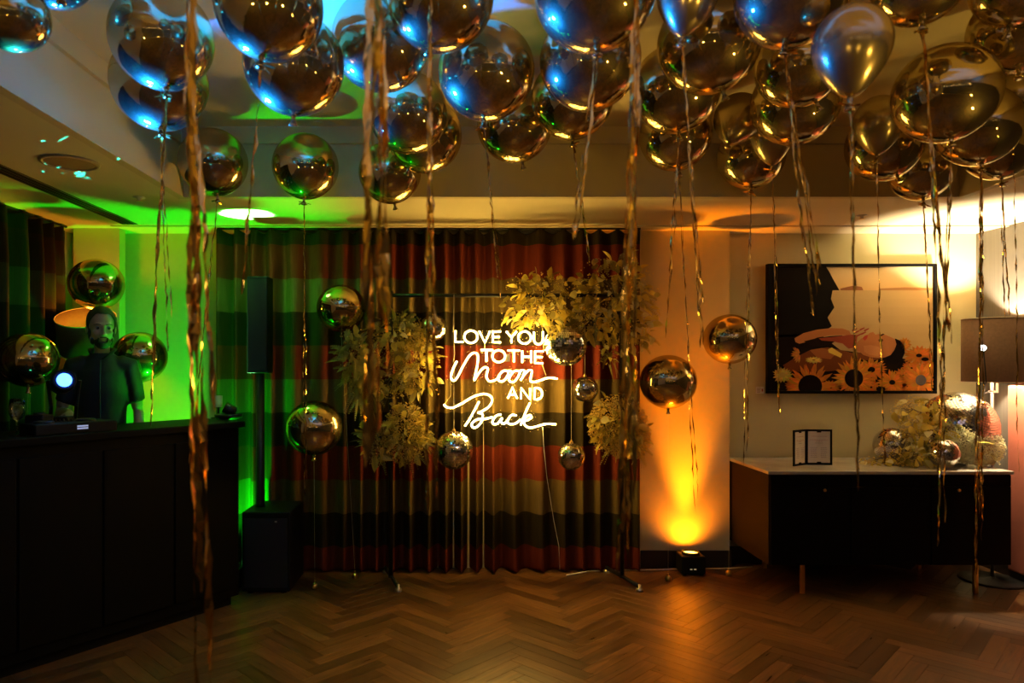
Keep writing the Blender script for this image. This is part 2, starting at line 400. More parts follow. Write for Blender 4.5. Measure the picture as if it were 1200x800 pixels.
def curtain(name, p0, p1, ztop, zbot, m, label, period=.135, amp=.066, seed=1):
    rnd = random.Random(seed); p0, p1 = Vector((*p0, 0)), Vector((*p1, 0)); u = (p1-p0); L = u.length; u.normalize(); nrm = Vector((u.y, -u.x, 0))
    n = int(L/period*14); zs = [ztop, ztop-.01, ztop-.06, ztop-.3, ztop-1.0, ztop-1.7, zbot+.02, zbot]
    ph = []; a = 0
    for i in range(n+1):
        a += 2*PI/(period/(L/n))*(1+.35*math.sin(i*.055+seed)*math.sin(i*.021)); ph.append(a)
    am = [amp*(.75+.35*math.sin(i*.031+seed*2)) for i in range(n+1)]
    v = []; f = []
    for k, z in enumerate(zs):
        fl = .75 if k < 3 else (1.0+.05*k)
        for i in range(n+1):
            s_ = math.sin(ph[i]); off = am[i]*fl*(s_+.22*math.sin(2*ph[i]+1+.15*k))
            zz = z+(.012*s_*(1 if k < 2 else 0)) + (.012*math.sin(ph[i]+.6) if k >= 6 else 0)
            q = p0+u*(L*i/n+.012*math.cos(ph[i])*fl)+nrm*off; v.append((q.x, q.y, zz))
    for k in range(len(zs)-1):
        for i in range(n): f.append((k*(n+1)+i, k*(n+1)+i+1, (k+1)*(n+1)+i+1, (k+1)*(n+1)+i))
    me = bpy.data.meshes.new(name); me.from_pydata(v, [], f); me.materials.append(m)
    me.polygons.foreach_set('use_smooth', [True]*len(f)); me.update()
    t = empty(name, (0, 0, 0), 0, label, 'curtain')
    o = bpy.data.objects.new('drape', me); C.objects.link(o); o.parent = t
    s = o.modifiers.new('cloth', 'SOLIDIFY'); s.thickness = .004; s.offset = -1
    mb = MB(); q0, q1 = p0.copy(), p1.copy(); q0.z = q1.z = ztop+.018; mb.tube([q0, q1], .008, 6); mb.build('curtain_track', M_blackm, t)
    return t
CX0, CX1 = (254-VX)/F*5.08, (751-VX)/F*5.08
curtain('curtain', (CX0, 5.09), (CX1, 5.09), 2.475, .012, M_curt, 'floor length pleated curtain in banded red and olive behind the neon sign', seed=1)
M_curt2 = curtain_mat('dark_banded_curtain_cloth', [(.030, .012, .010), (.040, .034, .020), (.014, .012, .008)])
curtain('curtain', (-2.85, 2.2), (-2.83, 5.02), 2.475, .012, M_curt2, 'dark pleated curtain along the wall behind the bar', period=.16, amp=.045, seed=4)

# ---------------------------------------------------------------- balloons and their ribbons
def foil_mesh(name, seed, r=1.0):
    rnd = random.Random(seed); n, m = 48, 32; v = []; f = []
    p1 = rnd.random()*6; p2 = rnd.random()*6
    for a in range(m+1):
        th = PI*a/m; lat = -math.cos(th); rad = math.sin(th)
        pole = max(0, abs(lat)-.72)/.28
        for j in range(n):
            ph = 2*PI*j/n
            wr = 1+pole*(1-pole)*.035*math.sin(9*ph+p1)+pole*(1-pole)*.02*math.sin(15*ph+p2)-.006*(abs(math.sin(2*ph+p1)) < .06)
            rr = max(rad, .0008)*wr; v.append((r*rr*math.cos(ph), r*rr*math.sin(ph), r*(lat*.975-(.02*pole if lat < 0 else 0))))
    for a in range(m):
        for j in range(n): f.append((a*n+j, a*n+(j+1) % n, (a+1)*n+(j+1) % n, (a+1)*n+j))
    me = bpy.data.meshes.new(name); me.from_pydata(v, [], f); me.materials.append(M_foil); me.polygons.foreach_set('use_smooth', [True]*len(f)); me.update()
    return me
FOILS = [foil_mesh('envelope', s) for s in range(5)]
def latex_mesh():
    prof = []
    for a in range(25):
        t = a/24; th = PI*t; z = -math.cos(th)
        r = math.sin(th)*(1 if z > 0 else 1+.02*z)
        if z < 0: zz = z*1.42; r *= (1-.34*(-z)**1.7)
        else: zz = z*1.04
        prof.append((max(r, .02), zz))
    return MB().lathe(prof, 40).mesh('envelope', M_latex, True)
LATEX = latex_mesh()
def knot_mesh(m, r=.012):
    mb = MB(); mb.lathe([(.006, .012), (.010, .004), (.006, -.004), (.010, -.014), (.016, -.026), (.015, -.028)], 10)
    return mb.mesh('knot', m, True)
KNOT_F = knot_mesh(M_foil); KNOT_L = knot_mesh(M_latex)

def ribbon_mesh(top, bot, width, seed, sway=.02):
    """one foil strip hanging from top to bot, twisted and kinked"""
    rnd = random.Random(seed); top, bot = Vector(top), Vector(bot); Ln = (top-bot).length; n = max(14, int(Ln/.022))
    v = []; f = []
    a = rnd.random()*6; sx, sy = rnd.uniform(1.2, 3), rnd.uniform(1.2, 3); px_, py_ = rnd.random()*6, rnd.random()*6
    rate = rnd.uniform(-7, 7); kinks = [rnd.random() for _ in range(3)]
    for i in range(n+1):
        t = i/n; lim = 38 if width < .011 else 13; rate += rnd.gauss(0, 7 if lim > 20 else 2.5); rate = max(-lim, min(lim, rate)); a += rate*Ln/n
        env = min(1, t*6)
        c = top.lerp(bot, t)+Vector((math.sin(t*Ln*sx*2+px_)*sway*env+rnd.gauss(0, .0012), math.sin(t*Ln*sy*2+py_)*sway*env, 0))
        for kk in kinks: c.x += .005*max(0, 1-abs(t-kk)*18)*env
        wv = width*(.8+.25*math.sin(i*1.3+seed))*(.35 if t > .985 else 1)
        d = Vector((math.cos(a), math.sin(a), .15*math.sin(a*1.7)))*wv*.5
        fold = Vector((-math.sin(a), math.cos(a), 0))*wv*.12*math.sin(i*.9)
        v += [c-d, c+fold, c+d]
        if i:
            b = 3*i; f += [(b-3, b-2, b+1, b), (b-2, b-1, b+2, b+1)]
    me = bpy.data.meshes.new('ribbon'); me.from_pydata([tuple(q) for q in v], [], f); me.materials.append(M_ribbon); me.update()
    return me
def bow_mesh(seed):
    rnd = random.Random(seed); mb = MB()
    for k in range(5):
        a = rnd.random()*6.28; l = rnd.uniform(.02, .045); w = .006
        d = Vector((math.cos(a), math.sin(a), rnd.uniform(-1.2, .3))).normalized(); s = d.cross(Vector((.3, .2, 1))).normalized()*w
        mb.quad([-s, s, d*l+s*.9, d*l-s*.9])
    return mb.mesh('ribbon_tie', M_ribbon)

# name: x, depth, z, radius, latex ; ribbons: (bottom px x, bottom px y, strands, width)
G = 'balloons floating under the tray ceiling'
BAL = [
 (-1.055,2.471,2.654,.191,0, [(178,500,2,.016)], 'blue lit dark gold foil sphere balloon whose ribbons reach the bar top'),
 (-1.220,2.834,2.643,.202,0, [(199,412,2,.011)], 'dark gold foil sphere balloon tucked behind the blue lit one over the bar'),
 (-.567,2.067,2.564,.170,0, [(288,346,2,.014)], 'deepest blue foil sphere balloon with a short ribbon, lit by the wash lamp'),
 (-.577,2.421,2.541,.181,0, [], 'bright cyan and gold foil sphere balloon without a ribbon beside the deepest blue one'),
 (-.297,2.609,2.708,.192,0, [], 'half blue half gold foil sphere balloon behind the thick ribbon pair'),
 (-.069,2.295,2.712,.188,0, [], 'large foil sphere balloon with a cyan left side and gold rim high under ceiling'),
 (.100,2.735,2.648,.195,0, [(587,350,2,.013)], 'dark foil sphere balloon with a blue glint, its ribbon ending above the word LOVE'),
 (-.239,3.165,2.642,.187,0, [], 'green tinted gold foil sphere balloon behind the three thin ribbons'),
 (-.186,3.553,2.670,.197,0, [], 'gold foil sphere balloon with its knot turned sideways below the green tinted one'),
 (.270,3.507,2.706,.194,0, [], 'dark gold foil sphere balloon without a ribbon behind the dark one above LOVE'),
 (-.397,3.920,2.580,.177,0, [], 'small looking gold foil sphere balloon near the cornice behind the thick ribbon pair'),
 (-.867,3.907,2.611,.188,0, [(357,592,2,.011)], 'lone gold foil sphere balloon with a long ribbon hanging before the green curtain'),
 (-1.374,3.885,2.627,.195,0, [(222,548,2,.011)], 'foil sphere balloon in the tray corner above the green ceiling spot'),
 (.407,2.126,2.640,.195,0, [(671,282,2,.013)], 'big dark foil sphere balloon with a bright blue patch and wrinkled knot'),
 (.481,2.609,2.639,.195,0, [], 'dark foil sphere balloon without a ribbon below the big blue patched one'),
 (.503,3.157,2.705,.191,0, [(690,306,2,.010)], 'gold rimmed foil sphere balloon with a thin ribbon above the foliage by the sign'),
 (.758,2.335,2.741,.112,1, [(822,408,3,.010)], 'small satin teardrop balloon with three thin ribbons ending above a floating sphere'),
 (.923,2.602,2.701,.200,0, [], 'dark foil sphere balloon half covered by the small satin teardrop with three ribbons'),
 (.927,3.017,2.692,.198,0, [(780,396,2,.013)], 'dark foil sphere balloon with a ribbon ending beside the foliage and amber wall'),
 (1.127,3.675,2.708,.193,0, [(817,600,2,.010)], 'pale gold foil sphere balloon with a long ribbon crossing the amber lit wall'),
 (1.055,2.229,2.691,.193,0, [(957,370,5,.011)], 'big dark gold foil sphere balloon with a bunched ribbon ending over the framed picture'),
 (1.355,2.806,2.704,.182,0, [], 'olive gold foil sphere balloon with a yellow glint below the bunched ribbon knot'),
 (1.513,3.164,2.688,.205,0, [], 'dark brown foil sphere balloon in the cluster above the pilaster edge'),
 (1.376,3.470,2.727,.127,1, [], 'satin olive teardrop balloon wedged between spheres above the pilaster'),
 (1.600,3.595,2.684,.118,1, [(912,486,2,.010)], 'small satin teardrop balloon with a ribbon along the black picture frame'),
 (1.621,3.909,2.667,.191,0, [(874,545,3,.010)], 'foil sphere balloon with three strands hanging to the sideboard corner'),
 (1.149,2.056,2.442,.122,1, [(1004,574,2,.011)], 'large bronze teardrop balloon with a long ribbon past the framed picture'),
 (1.961,3.280,2.644,.125,1, [(1038,545,1,.012)], 'satin olive teardrop balloon with a single ribbon ending in the sideboard flowers'),
 (1.474,2.246,2.739,.161,0, [(1107,462,3,.016)], 'dark foil sphere balloon against the ceiling whose wide ribbon passes the picture edge'),
 (1.736,2.507,2.473,.192,0, [(1101,640,3,.010)], 'big bronze foil sphere balloon with sparkling lights and a ribbon down to sideboard front'),
 (1.811,2.278,2.745,.155,0, [], 'gold foil sphere balloon pressed to the ceiling above the yellow glinting one'),
 (2.022,2.542,2.720,.181,0, [], 'gold foil sphere balloon with a yellow glint and no ribbon above the floor lamp'),
 (2.291,3.100,2.558,.194,0, [(1145,690,5,.012)], 'dark foil sphere balloon with the longest ribbon bunch, reaching the lamp base'),
 (2.146,3.547,2.616,.197,0, [], 'bronze foil sphere balloon behind the olive teardrop above the framed picture'),
 (2.572,3.911,2.593,.186,0, [(1092,462,2,.011)], 'foil sphere balloon near the cornice with a ribbon over the picture right edge'),
 (2.713,3.531,2.602,.186,0, [(1182,372,4,.010)], 'foil sphere balloon above the lamp shade with four fine ribbons'),
 (2.547,3.214,2.738,.134,1, [(1192,552,1,.010)], 'grey satin teardrop balloon above the lamp with a single fine ribbon'),
 (-1.337,2.085,2.542,.117,0, [], 'small yellow gold foil sphere balloon beside the left ceiling cornice'),
 (-1.294,2.220,2.761,.139,0, [], 'small blue tinted foil sphere balloon pressed to the ceiling near the cornice'),
 # outside the frame above the photographer, their ribbons hang into view
 (-.60,1.58,2.70,.185,0, [(240,830,3,.027),(254,480,1,.02)], 'foil sphere balloon whose broad ribbons hang almost to the floor before the bar'),
 (-.19,1.42,2.72,.185,0, [(441,546,4,.026)], 'foil sphere balloon with the thickest ribbon bunch, before the foliage left of sign'),
 (-.07,1.86,2.72,.180,0, [(506,602,4,.015)], 'foil sphere balloon with a bunch of ribbons passing just beside the word LOVE'),
 (.40,1.68,2.71,.185,0, [(731,668,4,.019)], 'foil sphere balloon with long ribbons in front of the right upright'),
]
for k, (x, y, z, r, lx, ribs, lab) in enumerate(BAL):
    if k < 39: r *= (y/math.sqrt(x*x+y*y+(z-CAMZ)**2))**.45     # sizes were read from the picture, where spheres near its corners spread
    t = empty('teardrop_balloon' if lx else 'foil_balloon', (x, y, z), 0, lab, 'balloon', G)
    rz = random.random()*6
    tilt = (random.uniform(-.12, .12), random.uniform(-.12, .12)) if ribs else (random.uniform(-.5, .5), random.uniform(-.5, .5))
    rm = Euler((tilt[0], tilt[1], rz)).to_matrix().to_4x4()
    sc = r if not lx else r*.98
    inst('envelope', LATEX if lx else FOILS[k % 5], t, rm @ Matrix.Diagonal((sc, sc, sc, 1)))
    kp = rm @ Vector((0, 0, -sc*(1.42 if lx else .985)-.008))
    inst('knot', KNOT_L if lx else KNOT_F, t, Matrix.Translation(kp) @ rm)
    if ribs: inst('ribbon_tie', bow_mesh(k), t, Matrix.Translation(kp+Vector((0, 0, -.015))))
    for q, (bx, by, ns, wd) in enumerate(ribs):
        for s_ in range(ns):
            dd = y-.0
            # hang from the knot straight down, drifting towards the place where the strip ends
            b = P(bx, by, y+kp.y); wd_ = wd*.72
            sp = (s_-(ns-1)/2)*wd*.62+random.uniform(-.004, .004)
            fl = 0 if s_ == 0 else random.uniform(0, .16)*(kp.z+z-b.z)*(1 if ns < 3 else 1.3)
            bot = Vector((b.x-x+sp, kp.y+random.uniform(-.02, .02), b.z-z+fl))
            top = kp+Vector((sp*.15, 0, -.01))
            inst('ribbon', ribbon_mesh(top, bot, wd_, k*31+q*7+s_, .002+.003*random.random()), t, Matrix.Identity(4))

# ---- balloons floating at mid height on clear lines tied to gold weights
M_weight = mat('gold_weight', (.8, .6, .2), .3, 1, noise=(30, .1))
def floater(px, py, pr, d, weight, lab, seed, zfloor=0):
    c = P(px, py, d); r = px2m(pr, d); t = empty('foil_balloon', c, 0, lab, 'balloon', 'floating foil balloons on weighted lines')
    inst('envelope', FOILS[seed % 5], t, Matrix.Rotation(seed*1.3, 4, 'Z') @ Matrix.Diagonal((r, r, r*.985, 1)))
    inst('knot', KNOT_F, t, Matrix.Translation((0, 0, -r*.97-.01)))
    wq = Vector((weight[0], weight[1], zfloor)); mb = MB(); mb.tube([Vector((0, 0, -r-.03)), wq-c+Vector((0, 0, .05))], .0007, 4); mb.build('line', M_thread, t)
    mb = MB(); mb.ball(wq-c+Vector((0, 0, .022)), .022, 14, 10); mb.lathe([(.006, .042), (.004, .05), (.007, .056)], 8, Matrix.Translation(wq-c)); mb.build('weight', M_weight, t, True)
def fl(px, py): d = F*CAMZ/(py-VY); q = P(px, py, d); return (q.x, q.y)
floater(783, 447, 32.5, 4.95, fl(783, 681), 'gold foil sphere balloon floating low before the amber lit wall', 1)
floater(855, 397, 30, 4.94, fl(854, 675), 'gold foil sphere balloon floating between amber wall and framed picture', 2)
floater(368, 501, 33, 4.50, fl(369, 690), 'green and amber foil sphere balloon floating low before the curtain', 3)
floater(400, 361, 28.5, 4.79, fl(416, 678), 'green glinting foil sphere balloon floating beside the hanging foliage', 4)
floater(113, 333, 30.5, 4.70, (-2.50, 4.72), 'amber and green foil sphere balloon hovering above the man', 0)
floater(164, 418, 30.5, 4.72, (-2.12, 4.78), 'green and amber foil sphere balloon at the man\'s bare arm', 2)
floater(33, 421, 33, 3.98, (-2.50, 4.02), 'dim gold foil sphere balloon over the stemmed glass on the bar', 1)

# ---------------------------------------------------------------- bar, man and what stands on the bar
U = Vector((.592, .806, 0)); NB = Vector((-.806, .592, 0))
BMAT = Matrix(((U.x, NB.x, 0, -2.04), (U.y, NB.y, 0, 3.48), (0, 0, 1, 0), (0, 0, 0, 1)))   # local x along the front, y backwards
bar = empty('bar_counter', BMAT.translation, math.atan2(U.y, U.x), 'long black bar counter set at an angle before the green wall', 'bar counter')
BL0, BL1, BD, BH = -.60, 1.14, .44, 1.15
o = MB().box(BL0+.02, BL1-.02, .02, BD-.02, .06, BH-.04).build('body', M_dark, bar); bevel(o, .004)
o = MB().box(BL0, BL1, -.02, BD, BH-.04, BH).build('counter_top', M_dark, bar); bevel(o, .006)
MB().box(BL0+.05, BL1-.05, .06, BD-.05, 0, .06).build('plinth', M_blackp, bar)
for k in range(4):
    a = BL0+.05+k*.41; o = MB().box(a, a+.40, .008, .02, .12, BH-.1).build('front_panel', M_dark, bar); bevel(o, .004)
def onbar(px, yy):   # a point on the bar top seen at column px, yy metres behind the front edge
    k = (px-VX)/F; b0 = BMAT @ Vector((0, yy, 0)); t = (k*b0.y-b0.x)/(U.x-k*U.y); q = b0+U*t; q.z = BH; return q

def glass_mat(): return mat('clear_glass', (1, 1, 1), .02, trans=1.0)
q = onbar(20, .12); t = empty('wine_glass', q, 0, 'empty stemmed glass standing on the black bar', 'glass')
MB().lathe([(.036, .0), (.036, .003), (.006, .008), (.004, .05), (.006, .075), (.026, .09), (.036, .115), (.036, .15), (.031, .185), (.0295, .185), (.034, .15), (.034, .117), (.024, .095), (.004, .082)], 28).build('bowl_and_stem', glass_mat(), t, True)

# wash lamp: yoke, head and glowing lens
bq = onbar(74, .345); t = empty('wash_lamp', bq, 0, 'small black stage lamp shining blue on the bar', 'stage lamp')
hd = BLUE_AT-bq; aim = (Vector((-.9, 2.2, 1.9))-BLUE_AT).normalized(); qr = aim.to_track_quat('Z', 'Y').to_matrix().to_4x4()
o = MB().box(-.05, .05, -.05, .05, 0, .07).build('base', M_blackp, t); bevel(o, .01)
sd = qr @ Vector((1, 0, 0)); mb = MB()
for s_ in (-1, 1):
    e = hd+sd*(.075*s_); mb.tube([Vector((sd.x*.06*s_, sd.y*.06*s_, .06)), Vector((e.x*.8, e.y*.8, .13)), e], .010, 6)
mb.build('yoke', M_blackp, t)
MB().lathe([(.03, -.13), (.055, -.11), (.062, -.03), (.060, .012), (.048, .014), (.046, .0)], 24, Matrix.Translation(hd) @ qr).build('lamp_head', M_blackp, t, True)
MB().lathe([(.001, .006), (.037, .006), (.037, .010), (.025, .014), (.001, .016)], 24, Matrix.Translation(hd) @ qr).build('lens', mat('blue_lens', (.1, .2, 1), .3, emit=((.04, .15, 1), 10)), t, True)
# added projector; its cyan ceiling streaks stand in for reflections off the balloons
eq = onbar(46, .30); t = empty('added_streak_projector', eq, 0, 'added black projector with a cyan lens beside the blue stage lamp, standing in for balloon reflections', 'stage lamp')
o = MB().box(-.05, .05, -.05, .05, 0, .09).build('housing', M_blackp, t); bevel(o, .008)
MB().lathe([(.028, .09), (.028, .10), (.022, .10), (.020, .092)], 18, cap=False).build('bezel', M_blackm, t, True)
MB().lathe([(.001, .092), (.020, .092), (.020, .094), (.001, .095)], 16).build('lens', mat('added_cyan_lens', (.1, .9, .8), .3, emit=((.05, .8, .7), 3)), t)
ef = spot('added_streak_beam', (eq.x, eq.y, BH+.12), (-1.72, 3.05, 2.55), (.02, .9, .75), 900, 62, .5, .004)
ef.data.use_nodes = True; nt = ef.data.node_tree; em = nt.nodes['Emission']
tc = nt.nodes.new('ShaderNodeTexCoord'); mp = nt.nodes.new('ShaderNodeMapping'); mp.inputs['Rotation'].default_value = (.4, .7, 1.1); mp.inputs['Scale'].default_value = (9, 2.4, 4)
no2 = nt.nodes.new('ShaderNodeTexNoise'); no2.inputs['Scale'].default_value = 1.6; no2.inputs['Detail'].default_value = 1.0; no2.inputs['Distortion'].default_value = 1.8
mr = nt.nodes.new('ShaderNodeMapRange'); mr.inputs[1].default_value = .66; mr.inputs[2].default_value = .74
nt.links.new(tc.outputs['Normal'], mp.inputs[0]); nt.links.new(mp.outputs[0], no2.inputs['Vector']); nt.links.new(no2.outputs['Fac'], mr.inputs[0]); nt.links.new(mr.outputs[0], em.inputs['Strength'])
# mixing deck
dq = onbar(77, .09); t = empty('mixing_deck', dq, math.atan2(U.y, U.x), 'flat black mixing deck with small lit display on the bar', 'mixer')
o = MB().box(-.17, .24, -.06, .13, 0, .055).build('deck_body', M_blackp, t); bevel(o, .006)
for a in (-.09, .12): MB().lathe([(.05, .055), (.05, .062), (.044, .066)], 24, Matrix.Translation((a, .04, 0))).build('jog_wheel', M_blackm, t)
for a in range(6): MB().lathe([(.006, .055), (.005, .068)], 8, Matrix.Translation((-.03+a*.02, .09, 0))).build('knob', M_blackm, t)
for z_ in (.020, .032): MB().box(.03, .085, -.0612, -.06, z_, z_+.008).build('display', mat('display_glow', (.5, .55, .7), .5, emit=((.45, .55, .9), .5)), t)
# dish remade as an added green lamp for the man; candle glass beside it
q = onbar(268, .2); t = empty('added_bar_lamp', q, 0, 'low black dish at the end of the bar remade as an added green lamp lighting the man', 'stage lamp')
MB().lathe([(.05, 0), (.085, .012), (.09, .03), (.086, .034), (.05, .036)], 28).build('dish_foot', M_blackm, t, True)
dm = (Vector((-2.2, 4.36, 1.62))-q-Vector((0, 0, .07))).to_track_quat('Z', 'Y').to_matrix().to_4x4(); hm = Matrix.Translation((0, 0, .065)) @ dm
MB().lathe([(.02, -.05), (.034, -.04), (.036, .03), (.030, .032), (.028, .026)], 20, hm).build('lamp_head', M_blackm, t, True)
MB().lathe([(.001, .024), (.028, .024), (.028, .027), (.001, .028)], 18, hm).build('lens', mat('added_green_lens', (.05, 1, .1), .3, emit=((.02, 1, .05), 2)), t)
spot('added_bar_beam', q+(hm @ Vector((0, 0, .04))), (-2.2, 4.36, 1.60), (.01, 1, .03), 22, 46, .6, .02)
q = onbar(256, .33); t = empty('candle_jar', q, 0, 'pale candle jar on a tall holder beside the added green lamp on the bar', 'candle')
MB().lathe([(.05, 0), (.05, .006), (.008, .012), (.008, .07), (.03, .075)], 18).build('holder', M_blackm, t, True)
MB().lathe([(.024, .075), (.026, .078), (.026, .15), (.022, .15), (.02, .14), (.002, .14)], 18).build('candle', mat('cream_wax', (.8, .7, .45), .5, noise=(10, .05)), t, True)

# drum-shaded floor lamps ----------------------------------------------------
def shade_mat(name, col, em=None):
    m = mat(name, col, .8, noise=(60, .25)); return m
def floor_lamp(loc, rz, rs, z0, z1, lab, shade_m, glow, power, pcol, base_r, tilt=(0, 0), arm=False):
    t = empty('floor_lamp', (loc[0], loc[1], 0), rz, lab, 'floor lamp')
    MB().lathe([(base_r, 0), (base_r, .010), (base_r-.01, .014), (.03, .018), (.014, .03)], 40).build('base', M_blackm, t, True)
    MB().lathe([(.011, .02), (.011, z0+.06)], 12).build('pole', mat('steel_pole', (.35, .33, .3), .3, .9, noise=(20, .1)), t, True)
    zc = (z0+z1)/2; h = (z1-z0)/2
    tm = Matrix.Translation((0, 0, zc)) @ Euler((tilt[0], tilt[1], 0)).to_matrix().to_4x4()
    sh = MB().lathe([(rs, -h), (rs, h), (rs-.004, h), (rs-.004, -h), (rs, -h)], 48, tm, cap=False).build('shade', shade_m, t, True)
    mb = MB()
    for z_ in (-h, h):
        ring = [tm @ Vector((rs*math.cos(a*PI/20), rs*math.sin(a*PI/20), z_)) for a in range(40)]; mb.tube(ring, .003, 6, closed=True)
    mb.build('rim', mat('shade_rim', (.6, .5, .35), .6, noise=(20, .1)), sh, True)
    mb = MB()
    for a in range(3): mb.tube([tm @ Vector((0, 0, -.02)), tm @ Vector(((rs-.006)*math.cos(a*2.1), (rs-.006)*math.sin(a*2.1), -.02))], .003, 5)
    mb.build('spider', M_blackm, t)
    MB().ball(tm @ Vector((0, 0, -.03)), .03, 14, 10).build('bulb', mat('bulb_glow_'+str(round(power)), (1, .9, .7), .5, emit=(pcol, glow)), t, True)
    o = point('floor_lamp_light', (0, 0, 0), pcol, power, .04); o.location = tm @ Vector((0, 0, .03 if arm else .075)); o.parent = t
    if arm:
        a0 = Vector((0, -.012, z0-.06)); mb = MB()
        mb.tube([a0, a0+Vector((-.03, -.10, -.02)), a0+Vector((.0, -.22, .06)), Vector((-.012, -rs-.075, zc+.01))], .004, 6)
        mb.build('reading_arm', M_blackm, t, True)
        MB().lathe([(.008, -.03), (.022, -.012), (.026, .012), (.023, .012)], 16, Matrix.Translation((-.012, -rs-.085, zc+.012)) @ Euler((R(90), 0, 0)).to_matrix().to_4x4()).build('reading_head', M_blackm, t, True)
        MB().lathe([(.001, .010), (.020, .010), (.020, .013), (.001, .014)], 16, Matrix.Translation((-.012, -rs-.085, zc+.012)) @ Euler((R(90), 0, 0)).to_matrix().to_4x4()).build('reading_lens', mat('reading_glow', (1, 1, 1), .5, emit=((1, .95, .85), 8)), t)
        MB().box(-.02, .035, -.012, .012, z0-.075, z0-.062).box(.022, .035, -.010, .010, z0-.062, z0-.01).build('switch_bracket', M_white, t)
    return t
floor_lamp((3.705, 4.88), R(-45), .178, 1.385, 1.825, 'tall floor lamp with a brown drum shade between sideboard and grey wall', shade_mat('brown_shade', (.16, .085, .04)), 60, 250, (1, .80, .52), .20, arm=True)
floor_lamp((-2.58, 4.84), 0, .19, 1.60, 1.84, 'dim floor lamp with a tilted shade glowing amber behind the man', shade_mat('dark_shade', (.07, .045, .02)), 16, 9, (1, .30, .02), .15, tilt=(R(24), R(6)))

# ---------------------------------------------------------------- the man behind the bar
def remesh(mb, name, m, voxel, parent, it=6):
    me = mb.mesh(name+'_src', m); o = bpy.data.objects.new(name+'_src', me); C.objects.link(o)
    r = o.modifiers.new('r', 'REMESH'); r.mode = 'VOXEL'; r.voxel_size = voxel; r.use_smooth_shade = True
    s = o.modifiers.new('s', 'SMOOTH'); s.iterations = it; s.factor = .5
    bpy.context.view_layer.update(); dg = bpy.context.evaluated_depsgraph_get()
    ev = bpy.data.meshes.new_from_object(o.evaluated_get(dg)); ev.name = name
    bpy.data.objects.remove(o); bpy.data.meshes.remove(me)
    ev.materials.clear(); ev.materials.append(m)
    ev.polygons.foreach_set('use_smooth', [True]*len(ev.polygons))
    q = bpy.data.objects.new(name, ev); C.objects.link(q); q.parent = parent
    return q
def build_man():
    t = empty('person', (-2.245, 4.38, 0), R(22), 'man with short dark hair and beard in a black short-sleeved shirt behind the bar', 'person')
    M_skin = mat('skin', (.46, .27, .18), .5, noise=(12, .08)); M_hair = mat('dark_hair', (.014, .010, .008), .6, noise=(60, .4))
    M_shirt = mat('black_shirt', (.007, .007, .008), .75, noise=(40, .25), bump=(25, .2)); M_trs = mat('black_trousers', (.012, .012, .014), .8, noise=(30, .2))
    HM = Matrix.Translation((.0, -.045, 1.735)) @ Euler((R(6), 0, R(12))).to_matrix().to_4x4()   # head frame: -y is the face
    b = MB()
    # legs, pelvis, torso, neck
    for s in (-1, 1):
        b.loft([((s*.10, 0, .05), .045, .055), ((s*.10, .005, .10), .042, .05), ((s*.105, .015, .30), .055, .06), ((s*.105, .0, .48), .056, .062), ((s*.10, 0, .60), .07, .075), ((s*.095, .0, .85), .09, .095), ((s*.07, 0, .98), .09, .10)])
        b.loft([((s*.105, .06, .03), .035, .03), ((s*.105, .0, .045), .042, .05), ((s*.108, -.10, .035), .045, .05), ((s*.108, -.17, .025), .035, .03)], 12)
    b.loft([((0, 0, .88), .13, .10), ((0, 0, .98), .165, .115), ((0, 0, 1.08), .155, .105), ((0, 0, 1.20), .16, .11), ((0, -.005, 1.34), .18, .12), ((0, 0, 1.46), .175, .11), ((0, .01, 1.53), .125, .085), ((0, .01, 1.57), .07, .06)], 24)
    b.loft([((0, .012, 1.50), .068, .062), ((0, 0, 1.58), .058, .058), ((0, -.015, 1.64), .056, .058), ((0, -.02, 1.70), .05, .055)], 16)
    # arms
    def limb(pts): 
        rg = []
        for i, (p, r1) in enumerate(pts):
            a = Vector(pts[max(0, i-1)][0]); c = Vector(pts[min(len(pts)-1, i+1)][0]); tt = (c-a).normalized()
            rg.append((p, r1, r1, tt.to_track_quat('Z', 'Y').to_matrix()))
        b.loft(rg, 14)
    LS, LE, LW = (.205, .0, 1.485), (.265, .03, 1.19), (.262, -.04, .935)      # his left arm hangs down
    limb([((.14, .0, 1.50), .055), (LS, .062), ((.235, .01, 1.36), .052), ((.255, .025, 1.24), .044), (LE, .042), ((.268, .01, 1.12), .045), ((.265, -.02, 1.02), .036), (LW, .028), ((.26, -.05, .905), .028)])
    RS, RE, RW = (-.205, .0, 1.485), (-.29, -.02, 1.20), (-.20, -.24, 1.22)    # his right arm reaches over the deck
    limb([((-.14, .0, 1.50), .055), (RS, .062), ((-.24, -.005, 1.36), .052), ((-.28, -.015, 1.25), .045), (RE, .043), ((-.26, -.10, 1.205), .045), ((-.225, -.18, 1.215), .035), (RW, .028), ((-.19, -.27, 1.22), .028)])
    def hand(o, fwd, side, nrm):
        o, fwd, side, nrm = Vector(o), Vector(fwd).normalized(), Vector(side).normalized(), Vector(nrm).normalized()
        m3 = Matrix((side, nrm, fwd)).transposed()
        b.loft([(o, .026, .018, m3), (o+fwd*.03, .037, .017, m3), (o+fwd*.07, .042, .015, m3), (o+fwd*.095, .038, .012, m3)], 12)
        for k, ln in enumerate((.068, .078, .073, .056)):
            st = o+fwd*.088+side*(-.029+.0195*k)
            j1 = st+fwd*ln*.45-nrm*.006; j2 = j1+(fwd*.75-nrm*.65)*ln*.32; j3 = j2+(fwd*.4-nrm*.9)*ln*.25
            b.tube([st, j1, j2, j3], [.0095, .009, .008, .006], 8)
        th = o+fwd*.025-side*.03
        b.tube([th, th+fwd*.03-side*.026-nrm*.008, th+fwd*.062-side*.034-nrm*.016], [.012, .010, .007], 8)
    hand((.26, -.052, .905), (0, -.12, -1), (0, -1, .1), (1, 0, 0))
